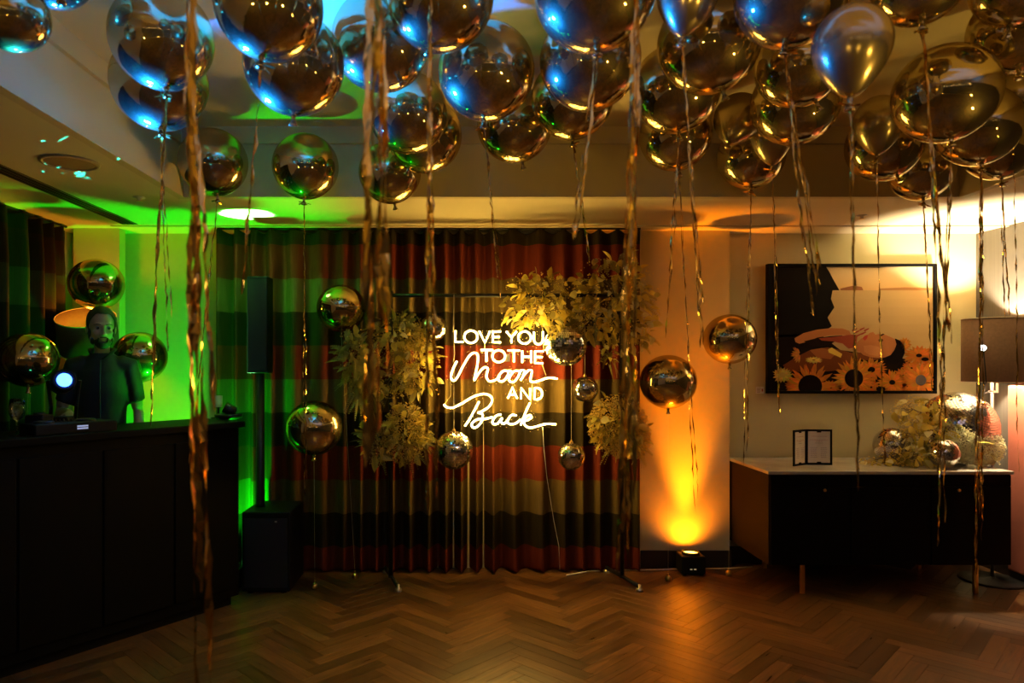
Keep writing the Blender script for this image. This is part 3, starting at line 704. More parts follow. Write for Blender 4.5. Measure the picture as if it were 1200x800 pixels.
    hand((-.188, -.275, 1.22), (.25, -1, -.05), (1, .25, 0), (0, -.05, 1))
    b.v = [Vector((q.x*.78, q.y, q.z)) for q in b.v]
    # head
    def hb(c, r, sc=(1, 1, 1), n=20, m=14):
        prof = [(max(1e-4, math.sin(PI*a/m))*r, -math.cos(PI*a/m)*r) for a in range(m+1)]
        b.lathe(prof, n, HM @ Matrix.Translation(c) @ Matrix.Diagonal((*sc, 1)))
    hb((0, .012, .035), .09, (.86, 1.08, .98))                        # skull
    hb((0, -.030, -.035), .07, (.86, .86, 1.18))                      # face
    hb((0, -.058, -.100), .032, (1.05, .9, .8))                       # chin
    hb((0, -.082, .022), .022, (2.3, .6, .5))                         # brow
    for s in (-1, 1):
        hb((s*.036, -.070, -.028), .022, (1, .8, .9))                 # cheekbone
        hb((s*.050, -.02, -.075), .026, (.7, 1.2, 1))                 # jaw
        hb((s*.079, .018, -.012), .024, (.32, .75, 1.25))             # ear
    b.tube([HM @ Vector(p) for p in ((0, -.090, .012), (0, -.102, -.012), (0, -.113, -.034), (0, -.098, -.046))], [.008, .010, .013, .008], 10)
    for s in (-1, 1): hb((s*.011, -.098, -.040), .009)
    hb((0, -.086, -.067), .009, (2.0, .7, .5)); hb((0, -.085, -.076), .009, (1.8, .7, .5))
    remesh(b, 'body', M_skin, .0062, t, 3)
    # eyes
    for s in (-1, 1):
        mb = MB(); mb.ball((0, 0, 0), .0105, 14, 10)
        inst('eye', mb.mesh('eye', mat('eye_white', (.28, .25, .22), .2, noise=(30, .05)), True), t, HM @ Matrix.Translation((s*.031, -.079, .002)))
        mb = MB(); mb.ball((0, 0, 0), .0075, 12, 8, sc=(1, .5, 1)); inst('iris', mb.mesh('iris', M_hair, True), t, HM @ Matrix.Translation((s*.031+.002, -.0895, .001)))
        mb = MB(); mb.tube([HM @ Vector((s*.014, -.096, .022)), HM @ Vector((s*.034, -.096, .027)), HM @ Vector((s*.052, -.080, .020))], [.004, .005, .003], 6, flat=.6); mb.build('eyebrow', M_hair, t, True)
    # hair: cap over the crown, back and temples
    def shell(name, cells, m, thick, fn):
        pass
    v = []; f = []; n, mth = 40, 22
    for a in range(mth+1):
        for j in range(n):
            ph = 2*PI*j/n; face = -math.sin(ph)    # +1 towards the face
            low = -.075 if face < -.2 else (-.02 if face < .45 else .062)
            k = max(0, min(1, (face+.2)/.65)); low = -.07*(1-k)+.018*k
            k2 = max(0, min(1, (face-.45)/.4)); low = low*(1-k2)+.088*k2
            top = .035+.0948; th0 = math.acos(max(-1, min(1, (low-.035)/.0935)))
            th = th0*a/mth; q = Vector((math.sin(th)*math.cos(ph)*.0955*.86, .012+math.sin(th)*math.sin(ph)*.0955*1.08, .035+math.cos(th)*.0965*.99))
            q *= 1+.006*math.sin(ph*13+a); v.append(tuple(HM @ q))
    for a in range(mth):
        for j in range(n): f.append((a*n+j, (a+1)*n+j, (a+1)*n+(j+1) % n, a*n+(j+1) % n))
    me = bpy.data.meshes.new('hair'); me.from_pydata(v, [], f); me.materials.append(M_hair); me.polygons.foreach_set('use_smooth', [True]*len(f)); me.update()
    o = bpy.data.objects.new('hair', me); C.objects.link(o); o.parent = t; sm = o.modifiers.new('s', 'SOLIDIFY'); sm.thickness = .003; sm.offset = 1
    # beard and moustache
    bb = MB()
    def bl(c, r, sc): 
        prof = [(max(1e-4, math.sin(PI*a/8))*r, -math.cos(PI*a/8)*r) for a in range(9)]; bb.lathe(prof, 12, HM @ Matrix.Translation(c) @ Matrix.Diagonal((*sc, 1)))
    bl((0, -.062, -.106), .034, (1.08, .95, .72)); bl((0, -.094, -.055), .010, (2.4, .7, .45)); bl((0, -.086, -.091), .014, (1.9, .7, .75))
    for s in (-1, 1):
        bl((s*.030, -.066, -.088), .020, (.9, 1, 1.15)); bl((s*.050, -.034, -.080), .022, (.72, 1.2, 1.2)); bl((s*.066, -.004, -.04), .02, (.5, .9, 1.9)); bl((s*.026, -.088, -.070), .009, (.8, .8, 1.7))
    remesh(bb, 'beard', M_hair, .004, t, 3)
    # clothing
    s_ = MB()
    s_.loft([((0, 0, .93), .185, .135), ((0, 0, 1.05), .18, .128), ((0, 0, 1.20), .182, .13), ((0, -.005, 1.34), .20, .136), ((0, 0, 1.46), .195, .125), ((0, .01, 1.535), .145, .098), ((0, .01, 1.578), .085, .075)], 28)
    for pts in ([(.13, .0, 1.50), (.207, 0, 1.487), (.236, .01, 1.37), (.256, .022, 1.27)], [(-.13, 0, 1.50), (-.207, 0, 1.487), (-.242, -.005, 1.37), (-.272, -.012, 1.27)]):
        rg = []
        for i, p in enumerate(pts):
            a = Vector(pts[max(0, i-1)]); c = Vector(pts[min(3, i+1)]); rg.append((p, (.072, .078, .072, .068)[i], (.068, .076, .072, .068)[i], (c-a).normalized().to_track_quat('Z', 'Y').to_matrix()))
        s_.loft(rg, 16)
    s_.v = [Vector((q.x*.76, q.y, q.z)) for q in s_.v]
    sh = remesh(s_, 'shirt', M_shirt, .011, t, 3)
    mb = MB(); mb.tube([(-.055, -.066, 1.575), (-.068, .02, 1.598), (0, .085, 1.607), (.068, .02, 1.598), (.055, -.066, 1.575), (.012, -.098, 1.538)], [.013, .017, .018, .017, .015, .008], 8, flat=.6); mb.build('collar', M_shirt, sh, True)
    mb = MB(); mb.tube([(.0, -.105, 1.53), (0, -.134, 1.44), (0, -.141, 1.34), (0, -.136, 1.2), (0, -.134, 1.05), (0, -.14, .95)], [.010]*6, 6, flat=.4); mb.build('placket', M_shirt, sh, True)
    for z_, y_ in ((1.45, -.137), (1.34, -.146), (1.22, -.142), (1.1, -.139)):
        MB().lathe([(.005, 0), (.005, .003)], 8, Matrix.Translation((0, y_, z_)) @ Matrix.Rotation(R(90), 4, 'X')).build('button', M_blackm, sh)
    tr = MB()
    for s in (-1, 1): tr.loft([((s*.10, .0, .06), .062, .075), ((s*.105, .012, .30), .072, .078), ((s*.105, 0, .50), .075, .08), ((s*.098, 0, .80), .098, .108), ((s*.075, 0, .96), .105, .118), ((s*.06, 0, .99), .10, .115)])
    tr.v = [Vector((q.x*.82, q.y, q.z)) for q in tr.v]
    remesh(tr, 'trousers', M_trs, .014, t, 3)
    for s in (-1, 1):
        mb = MB(); mb.loft([((s*.088, .07, .0), .04, .03), ((s*.088, .05, .05), .045, .045), ((s*.088, -.02, .085), .045, .06)], 12); mb.loft([((s*.088, .06, .035), .04, .034, Matrix.Rotation(R(90), 3, 'X')), ((s*.089, -.06, .035), .048, .036, Matrix.Rotation(R(90), 3, 'X')), ((s*.09, -.19, .025), .038, .024, Matrix.Rotation(R(90), 3, 'X'))], 14)
        mb.build('shoe', M_blackp, t, True)
build_man()

# ---------------------------------------------------------------- loudspeakers and floor lamps for colour
def fld(y): return F*CAMZ/(y-VY)
d = 4.60; q0, q1 = P(283, 697, d), P(340, 600, d)
sub = empty('subwoofer', ((q0.x+q1.x)/2, d+.2, 0), 0, 'black subwoofer box on the floor at the end of the bar', 'speaker')
hw = (q1.x-q0.x)/2; hs = q1.z
o = MB().box(-hw, hw, -.2, .2, .012, hs).build('cabinet', M_blackp, sub); bevel(o, .01)
MB().box(-hw+.02, hw-.02, -.206, -.2, .04, hs-.04).build('grille', mat('speaker_mesh', (.010, .010, .010), .6, noise=(300, .5)), sub)
MB().box(hw-.10, hw-.085, -.2075, -.206, hs-.066, hs-.056).build('badge', mat('badge_silver', (.5, .45, .3), .3, .9, noise=(10, .1)), sub)
for s in (-1, 1):
    for r_ in (-.17, .17): MB().lathe([(.02, 0), (.018, .012)], 10, Matrix.Translation((s*(hw-.05), r_, 0))).build('foot', M_blackp, sub)
col = empty('column_speaker', ((305-VX)/F*4.8, 4.8, hs), 0, 'slim black column loudspeaker on a pole above the subwoofer', 'speaker')
zc0, zc1 = CAMZ+(VY-437)/F*4.8-hs, CAMZ+(VY-325)/F*4.8-hs
o = MB().box(-.070, .070, -.07, .07, zc0, zc1).build('array_cabinet', M_blackp, col); bevel(o, .006)
MB().box(-.062, .062, -.075, -.07, zc0+.02, zc1-.02).build('grille', MATS['speaker_mesh'], col)
MB().lathe([(.035, 0), (.03, .02), (.028, zc0)], 14).build('pole', M_blackm, col, True)

def par_light(loc, lab, lens_col, rz=0, tilt=0):
    t = empty('uplighter', loc, rz, lab, 'uplight')
    o = MB().box(-.085, .085, -.075, .075, .012, .14).build('housing', M_blackp, t); bevel(o, .01)
    MB().lathe([(.062, .14), (.062, .158), (.055, .158), (.052, .142)], 20, cap=False).build('bezel', M_blackm, t, True)
    MB().lathe([(.001, .142), (.052, .142), (.052, .146), (.001, .147)], 20).build('lens', mat('lens_'+lab[:5], lens_col, .3, emit=(lens_col, 12)), t)
    for s in (-1, 1): MB().box(s*.06-.012, s*.06+.012, -.06, .06, 0, .012).build('foot', M_blackp, t)
    for k in (-.028, .0): MB().box(k, k+.016, -.0762, -.075, .045, .052).build('indicator', mat('indicator_glow', (.6, .5, .3), .5, emit=((.8, .6, .3), .35)), t)
par_light((AMBER_UP[0], AMBER_UP[1]-.005, 0), 'black box uplighter shining amber up the wall', (1, .45, .05))
for k_, (x_, y_) in enumerate(ADDED_REAR_UP): par_light((x_, y_, 0), ('amber box uplighter in the rear left corner', 'amber box uplighter at the middle of the rear wall', 'amber box uplighter in the rear right corner', 'amber box uplighter at the grey wall')[k_], (1, .45, .05))  # bodies for the added rear lamps, out of view
par_light((GREEN_UP[0], GREEN_UP[1], 0), 'green box uplighter on the floor behind the bar', (.05, 1, .1))

# ---------------------------------------------------------------- backdrop stand, neon sign, mirror balls, foliage
DS = 4.85
st = empty('backdrop_stand', P(592, 690, DS), 0, 'black pipe stand carrying the neon sign and foliage', 'stand'); so = st.location.copy(); so.z = 0; st.location = so
zt = CAMZ+(VY-346)/F*DS
for px in (458, 729):
    x = (px-VX)/F*DS-so.x
    MB().lathe([(.016, .03), (.016, zt+.03)], 12, Matrix.Translation((x, 0, 0))).build('upright', M_blackm, st, True)
    mb = MB(); mb.tube([(x-.06, .22, .035), (x-.02, .08, .035), (x, 0, .04), (x+.07, -.20, .030)], .014, 8)
    fo = mb.build('foot_bar', M_blackm, st, True)
    for (a, b_) in ((x-.06, .22), (x+.07, -.20)): MB().lathe([(.026, 0), (.022, .018), (.010, .022), (.010, .045)], 12, Matrix.Translation((a, b_, 0))).build('rubber_foot', mat('steel_cap', (.5, .45, .35), .3, .8, noise=(10, .1)), fo, True)
xa, xb = (452-VX)/F*DS-so.x, (737-VX)/F*DS-so.x
mb = MB(); mb.tube([(xa, 0, zt), (xb, 0, zt)], .014, 10); mb.build('crossbar', M_blackm, st, True)

def crop(cx, cy): return (500+cx/4.4444, 360+cy/4.4444)
def c1(cx, cy): return (516+cx/8, 376+cy/8)
def c2(cx, cy): return (512+cx/8, 446+cy/8)
def arc(cx, cy, rx, ry, a0, a1, n=20): return [(cx+rx*math.cos(R(a0+(a1-a0)*i/n)), cy+ry*math.sin(R(a0+(a1-a0)*i/n))) for i in range(n+1)]
def smooth(pts, n=7):
    out = []; k = len(pts)
    for i in range(k-1):
        p0, p1, p2, p3 = pts[max(0, i-1)], pts[i], pts[i+1], pts[min(k-1, i+2)]
        for j in range(n):
            t = j/n; out.append(tuple(.5*((2*p1[a])+(-p0[a]+p2[a])*t+(2*p0[a]-5*p1[a]+4*p2[a]-p3[a])*t*t+(-p0[a]+3*p1[a]-3*p2[a]+p3[a])*t**3) for a in (0, 1)))
    out.append(tuple(pts[-1])); return out
WORDS = {
 'LOVE': [[(142, 92), (142, 196), (215, 196)], arc(287, 148, 62, 58, 0, 360, 28), [(365, 95), (418, 203), (466, 95)], [(566, 98), (492, 98), (492, 200), (566, 200)], [(492, 150), (556, 150)]],
 'YOU': [[(618, 98), (667, 150), (716, 98)], [(667, 150), (667, 205)], arc(790, 155, 60, 57, 0, 360, 28), [(878, 100), (878, 170)]+arc(920, 172, 42, 46, 180, 0, 14)[::1] + [(962, 100)]],
 'TO': [[(380, 272), (494, 272)], [(432, 272), (432, 380)], arc(548, 330, 60, 56, 0, 360, 28)],
 'THE': [[(632, 276), (742, 276)], [(690, 276), (690, 384)], [(768, 280), (768, 390)], [(852, 280), (852, 390)], [(768, 335), (852, 335)], [(966, 284), (888, 284), (888, 394), (962, 394)], [(888, 338), (955, 338)]],
 'Moon': [smooth([(155, 378), (118, 452), (100, 525), (122, 560), (158, 530), (215, 420), (270, 330), (318, 298), (352, 325), (346, 420), (318, 552), (352, 500), (408, 437), (445, 448), (432, 520), (462, 565), (520, 550), (556, 522)]),
          smooth([(640, 470), (590, 468), (545, 520), (546, 556), (585, 566), (628, 520), (640, 470), (655, 468), (682, 480)]),
          smooth([(745, 470), (695, 470), (648, 530), (652, 566), (690, 570), (730, 520), (748, 478), (760, 462), (788, 470), (775, 515), (752, 556)]),
          smooth([(752, 556), (790, 500), (830, 462), (858, 470), (850, 520), (846, 562), (880, 572), (950, 552), (1020, 532), (1096, 541)])],
 'AND': [[(665, 165), (708, 62), (752, 165)], [(682, 130), (736, 130)], [(788, 170), (788, 66), (872, 176), (872, 70)], [(915, 68), (915, 176)]+[(940, 176)]+arc(935, 122, 52, 54, 90, -90, 14)+[(915, 68)]],
 'Back': [smooth([(65, 222), (95, 248), (150, 252), (230, 215), (330, 155), (420, 125), (490, 135), (518, 180), (490, 240), (430, 282), (385, 300)]),
          smooth([(395, 196), (350, 280), (300, 370), (262, 425)]),
          smooth([(385, 300), (425, 312), (425, 365), (390, 420), (345, 440), (325, 405), (380, 362), (450, 358), (520, 340)]),
          smooth([(602, 318), (560, 325), (522, 375), (530, 405), (570, 400), (610, 350), (602, 385), (630, 402), (665, 372)]),
          smooth([(745, 325), (700, 322), (662, 375), (680, 405), (735, 400), (785, 365)]),
          smooth([(872, 208), (830, 300), (785, 415)]), smooth([(795, 390), (830, 345), (870, 322), (885, 345), (845, 370), (815, 385), (835, 425), (880, 440), (960, 420), (1030, 404), (1115, 408)])],
}
neon = empty('neon_sign', P(592, 445, DS-.02), 0, 'glowing warm white neon sign reading LOVE YOU TO THE Moon AND Back', 'neon sign')
M_neon = mat('neon_glow', (1, .85, .6), .4, emit=((1, .61, .12), 95))
M_acry = mat('clear_acrylic', (.02, .02, .02), .08, alpha=.05, spec=.5)
no_ = neon.location
for wname, strokes in WORDS.items():
    cv = c2 if wname in ('AND', 'Back') else c1
    mb = MB(); mp = MB()
    for s in strokes:
        pts = [P(*cv(*p), DS-.03)-no_ for p in s]
        mb.tube(pts, .0050, 8); mp.tube([p+Vector((0, .022, 0)) for p in pts], .034, 8, flat=.06, flatdir=(0, 1, 0))
    wo = mb.build('neon_tube', M_neon, neon, True); wo['label'] = 'glowing tube bent into the word '+wname
    mp.build('acrylic_backing', M_acry, wo, True)
q = P(*c1(630, 345), DS-.03)-no_
MB().box(q.x-.016, q.x+.016, -.012, .02, q.z-.026, q.z+.024).build('power_box', M_white, neon)
def seg(pts): return [P(a, b, DS-.012)-no_ for a, b in pts]
mb = MB()
for pts in ([(532, 346), (531, 388)], [(636, 346), (636, 390)], [(532, 402), (533, 414), (531, 424)], [(568, 402), (568, 409)], [(637, 390), (637, 412)], [(635, 426), (640, 440)], [(528, 446), (528, 464), (521, 473)], [(624, 448), (622, 472)]): mb.tube(seg(pts), .0011, 5)
mb.build('hanging_wire', M_thread, neon)
mb = MB(); mb.tube([P(a, b, c)-no_ for a, b, c in ((636, 500, 4.84), (637, 520, 4.86), (641, 560, 4.90), (649, 610, 4.95), (655, 640, 4.96), (656, 668, 4.93))], .0018, 6); mb.build('power_cable', M_white, neon, True)

# white cable along the floor
def fp(px, py, z=.006): d_ = F*(CAMZ-z)/(py-VY); return P(px, py, d_)
mb = MB(); mb.tube([fp(664, 674), fp(690, 669), fp(725, 667.5), fp(765, 667.5), fp(795, 666.5)], .005, 6)
tag(mb.build('floor_cable', M_white, None, True), 'white cable on the floor running from the sign to the amber uplighter', 'cable')
mb = MB(); mb.tube([fp(812, 666.5), fp(835, 666), fp(860, 665.5), fp(882, 664)], .005, 6)
tag(mb.build('floor_cable', M_white, None, True), 'white cable on the floor between the uplighter and the sideboard', 'cable')

def mirror_ball(px, py, pr, d, lab, hang=None, tilt=(0, 0), cat='mirror ball', seed=0, squash=1, tile=None):
    c = P(px, py, d); r = px2m(pr, d); t = empty('mirror_ball', c, 0, lab, cat, 'mirror balls of the party decor')
    rnd = random.Random(seed); rm = Euler((tilt[0], tilt[1], seed)).to_matrix().to_4x4()
    MB().ball((0, 0, 0), r*.97, 24, 16).build('core', mat('ball_core', (.05, .045, .035), .5, noise=(20, .2)), t, True)
    mb = MB(); ts = tile or max(.010, r*.10); rows = max(10, int(PI*r/ts))
    for a in range(1, rows):
        th = PI*a/rows; nseg = max(6, int(2*PI*r*math.sin(th)/ts))
        for j in range(nseg):
            ph = 2*PI*j/nseg; n = Vector((math.sin(th)*math.cos(ph), math.sin(th)*math.sin(ph), math.cos(th)))
            jn = (n+Vector((rnd.gauss(0, .03), rnd.gauss(0, .03), rnd.gauss(0, .03)))).normalized()
            e1 = jn.cross(Vector((0, 0, 1))).normalized()*(ts*.44); e2 = jn.cross(e1).normalized()*(ts*.44); k = n*r
            mb.quad([rm @ (k-e1-e2), rm @ (k+e1-e2), rm @ (k+e1+e2), rm @ (k-e1+e2)])
    o = mb.build('mirror_tiles', M_tile, t, kind='stuff')
    MB().lathe([(.012, r*.985), (.012, r+.008), (.004, r+.012), (.004, r+.022)], 12, rm).build('cap', M_brass, t)
    if hang is not None:
        mb = MB(); mb.tube([Vector((0, 0, r+.015)), Vector((0, 0, hang-c.z))], .0009, 5); mb.build('line', M_thread, t)
    return t
mirror_ball(663, 404, 25, 4.76, 'large mirror ball hanging under the foliage at the word YOU', zt, seed=1)
mirror_ball(685.5, 456, 15.2, 4.925, 'small mirror ball hanging above the lower right foliage', zt, seed=2)
mirror_ball(532, 527, 22.5, 4.78, 'mirror ball hanging below the word Back left of the sign', zt, seed=3)
mirror_ball(669.5, 534.5, 16, 4.76, 'lowest small mirror ball hanging below the end of the word Back', P(663, 428.5, 4.76).z, seed=4)
mirror_ball(508, 384, 15.5, 4.80, 'small mirror ball hanging by the foliage left of the word LOVE', zt, seed=5)

def leafy(m):
    nt = m.node_tree; b = nt.nodes['Principled BSDF']; out = nt.nodes['Material Output']
    tr = nt.nodes.new('ShaderNodeBsdfTranslucent'); mx = nt.nodes.new('ShaderNodeMixShader'); mx.inputs[0].default_value = .5
    src = b.inputs['Base Color'].links[0].from_socket; nt.links.new(src, tr.inputs['Color'])
    nt.links.new(b.outputs[0], mx.inputs[1]); nt.links.new(tr.outputs[0], mx.inputs[2]); nt.links.new(mx.outputs[0], out.inputs[0])
for m_ in (M_leaf, M_leaf2, M_breath): leafy(m_)
def leaf_mesh(name, l, w, m, fold=.25, curl=.25):
    v = []; f = []; n = 6
    for i in range(n+1):
        t = i/n; ww = w*math.sin(PI*min(1, t*.97+.03))**.8*(.5 if i in (0,) else 1)*.5; z = -curl*l*t*t
        if i == n: ww = .0006
        v += [(-ww, t*l, z+fold*ww), (0, t*l, z), (ww, t*l, z+fold*ww)]
        if i: b = 3*i; f += [(b-3, b-2, b+1, b), (b-2, b-1, b+2, b+1)]
    me = bpy.data.meshes.new(name); me.from_pydata(v, [], f); me.materials.append(m); me.polygons.foreach_set('use_smooth', [True]*len(f)); me.update(); return me
M_leaf3 = mat('pale_gold_leaf', (.95, .80, .36), .45, noise=(14, .25)); leafy(M_leaf3)
M_pale = mat('pale_dried_blossom', (.90, .84, .58), .8, noise=(30, .2)); leafy(M_pale)
LEAVES = [leaf_mesh('leaf', .062, .040, M_leaf3, .3, .35), leaf_mesh('leaf', .072, .042, M_leaf), leaf_mesh('leaf', .058, .036, M_leaf, .3, .5), leaf_mesh('leaf', .066, .044, M_leaf2, .2, .1), leaf_mesh('leaf', .085, .034, M_leaf, .35, .3)]
def arrangement(name, lab, blobs, nleaf, nspr, ndots, seed, fern=0, anchor=None, dots=None, leafset=(0, 1, 2, 3, 4)):
    """blobs: (centre, rx, ry, rz) ellipsoids that the leaves cover"""
    rnd = random.Random(seed); c0 = Vector(blobs[0][0]) if anchor is None else Vector(anchor)
    t = empty(name, c0, 0, lab, 'foliage'); tot = sum(b[1]*b[3] for b in blobs)
    def pick():
        u = rnd.random()*tot
        for b in blobs:
            u -= b[1]*b[3]
            if u <= 0: return b
        return blobs[-1]
    def pt(b, k0=.55, k1=1.05):
        n = Vector((rnd.gauss(0, 1), rnd.gauss(0, 1)-.35, rnd.gauss(0, 1))).normalized(); k = rnd.uniform(k0, k1)
        return Vector(b[0])+Vector((n.x*b[1], n.y*b[2], n.z*b[3]))*k-c0, n
    zmin = .012 if anchor is not None else -9
    stem = MB()
    for b in blobs:
        cc = Vector(b[0])-c0
        for k in range(9):
            p, n = pt(b, .7, .95); mid = cc.lerp(p, .5)+Vector((rnd.gauss(0, .01), rnd.gauss(0, .01), rnd.gauss(0, .01)))
            stem.tube([cc, mid, p], [.003, .0025, .0015], 5)
    stem.build('stems', M_stem, t, kind='stuff')
    for k in range(nleaf):
        b = pick(); p, n = pt(b); p.z = max(p.z, zmin); d = (n+Vector((rnd.gauss(0, .5), rnd.gauss(0, .5)-.2, rnd.gauss(0, .5)-.35))).normalized()
        qm = d.to_track_quat('Y', 'Z').to_matrix().to_4x4(); s = rnd.uniform(.75, 1.35)
        inst('leaf', LEAVES[rnd.choice(leafset)], t, Matrix.Translation(p) @ qm @ Matrix.Rotation(rnd.uniform(-1.6, 1.6), 4, 'Y') @ Matrix.Diagonal((s, s, s, 1)))
    if nspr or fern:
        mb = MB()
        for k in range(nspr+fern):
            b = pick(); p, n = pt(b, .5, .8); p.z = max(p.z, zmin+.03); L_ = rnd.uniform(.07, .15); up = (n+Vector((rnd.gauss(0, .5), rnd.gauss(0, .4)-.1, rnd.gauss(0, .5)+(0 if k < nspr else -.3)))).normalized()
            sd = up.cross(Vector((rnd.gauss(0, 1), rnd.gauss(0, 1), rnd.gauss(0, 1)))).normalized()
            for i in range(13):
                a = i/13; q = p+up*(L_*a)+Vector((0, 0, -.04*a*a)); ll = .028*(1-a*.75)
                for s in (-1, 1):
                    dd = (sd*s+up*.6).normalized(); wv = up*.0032
                    mb.quad([q-wv, q+dd*ll*.6-wv*1.1, q+dd*ll, q+dd*ll*.6+wv*1.1, q+wv])
        mb.build('fern_sprigs', M_leaf2, t, kind='stuff')
    if ndots:
        mb = MB()
        for k in range(ndots):
            b = pick(); p, n = pt(b, .75, 1.1); p.z = max(p.z, zmin); r = rnd.uniform(.0028, .0066)
            i = len(mb.v)
            for dv in ((r, 0, 0), (-r, 0, 0), (0, r, 0), (0, -r, 0), (0, 0, r), (0, 0, -r)): mb.v.append(p+Vector(dv))
            for fa in ((0, 2, 4), (2, 1, 4), (1, 3, 4), (3, 0, 4), (2, 0, 5), (1, 2, 5), (3, 1, 5), (0, 3, 5)): mb.f.append(tuple(i+q for q in fa)); mb.m.append(0)
        mb.build('blossom_sprays', dots or M_breath, t, kind='stuff')
    return t
def bl(px, py, rx, rz, d, ry=.11): return (tuple(P(px, py, d)), px2m(rx, d), ry, px2m(rz, d))
arrangement('foliage_garland', 'large clump of gold leaves on the stand above the words LOVE YOU',
            [bl(634, 346, 42, 28, 4.82), bl(628, 371, 40, 15, 4.74, .08), bl(722, 348, 48, 48, 4.84, .13), bl(741, 388, 22, 26, 4.82, .08), bl(690, 375, 34, 22, 4.80, .09), bl(714, 415, 12, 16, 4.8, .05)], 290, 150, 900, 11)
arrangement('foliage_bunch', 'round yellow bunch of tiny blossoms on the right upright of the stand',
            [bl(724, 498, 33, 34, 4.82, .11), bl(740, 515, 22, 22, 4.84, .09)], 70, 70, 4200, 12)
arrangement('foliage_garland', 'trailing gold and green foliage on the left upright of the stand',
            [bl(468, 392, 34, 26, 4.82), bl(487, 425, 26, 36, 4.80, .09), bl(460, 440, 30, 26, 4.82, .09)], 170, 120, 1500, 13)
arrangement('fern_spray', 'feathery green fern spray on the left edge of the backdrop foliage',
            [bl(414, 418, 14, 36, 4.60, .05), bl(424, 444, 18, 30, 4.62, .06)], 30, 170, 150, 14, leafset=(3,))
arrangement('foliage_bunch', 'lower fluffy gold foliage bunch on the left upright of the stand',
            [bl(476, 508, 27, 34, 4.82, .1), bl(440, 520, 14, 26, 4.82, .06)], 60, 130, 2200, 15)

# ---------------------------------------------------------------- sideboard and what stands on it
SY0, SY1 = 4.55, 5.24; SX0 = 2.0; SX1 = 3.60; STZ = CAMZ-(552-VY)/F*SY0; SBZ = CAMZ-(663-VY)/F*SY0
sb = empty('sideboard', ((SX0+SX1)/2, (SY0+SY1)/2, 0), 0, 'long black sideboard with a pale stone top under the framed picture', 'sideboard')
sx = (SX1-SX0)/2; sy = (SY1-SY0)/2; TT = .022
M_side = mat('dark_walnut', (.018, .009, .004), .7, noise=(6, .4, (1, 1, 8)), spec=.15)
o = MB().box(-sx+.01, sx-.01, -sy+.02, sy, SBZ, STZ-TT).build('carcass', M_side, sb); bevel(o, .003)
o = MB().box(-sx, sx, -sy, sy, STZ-TT, STZ).build('stone_top', M_stone, sb); bevel(o, .004)
nd = 3; wd = (2*sx-.03)/nd
for k in range(nd):
    x0 = -sx+.015+k*wd
    dr = MB().box(x0+.003, x0+wd-.003, -sy+.004, -sy+.02, STZ-TT-.075, STZ-TT-.006).build('drawer', M_dark, sb); bevel(dr, .002)
    do = MB().box(x0+.003, x0+wd-.003, -sy+.004, -sy+.02, SBZ+.006, STZ-TT-.081).build('door', M_dark, sb); bevel(do, .002)
    for (zz, pa) in ((STZ-TT-.10, do),):
        xk = {0: (966-VX)/F*SY0, 1: (966-VX)/F*SY0+.45, 2: (1123-VX)/F*SY0}[k]-sb.location.x
        if k != 1: MB().lathe([(.005, 0), (.005, .008), (.010, .012), (.009, .018)], 12, Matrix.Translation((xk, -sy+.004, zz)) @ Matrix.Rotation(R(90), 4, 'X')).build('knob', M_brass, pa, True)
for px, yy in ((940, SY0+.06), (1143, SY0+.06), (940, SY1-.06), (1143, SY1-.06)):
    MB().box(-.012, .012, -.012, .012, 0, SBZ, Matrix.Translation(((px-VX)/F*(SY0+.06)-sb.location.x, yy-sb.location.y, 0))).build('leg', M_brass, sb)

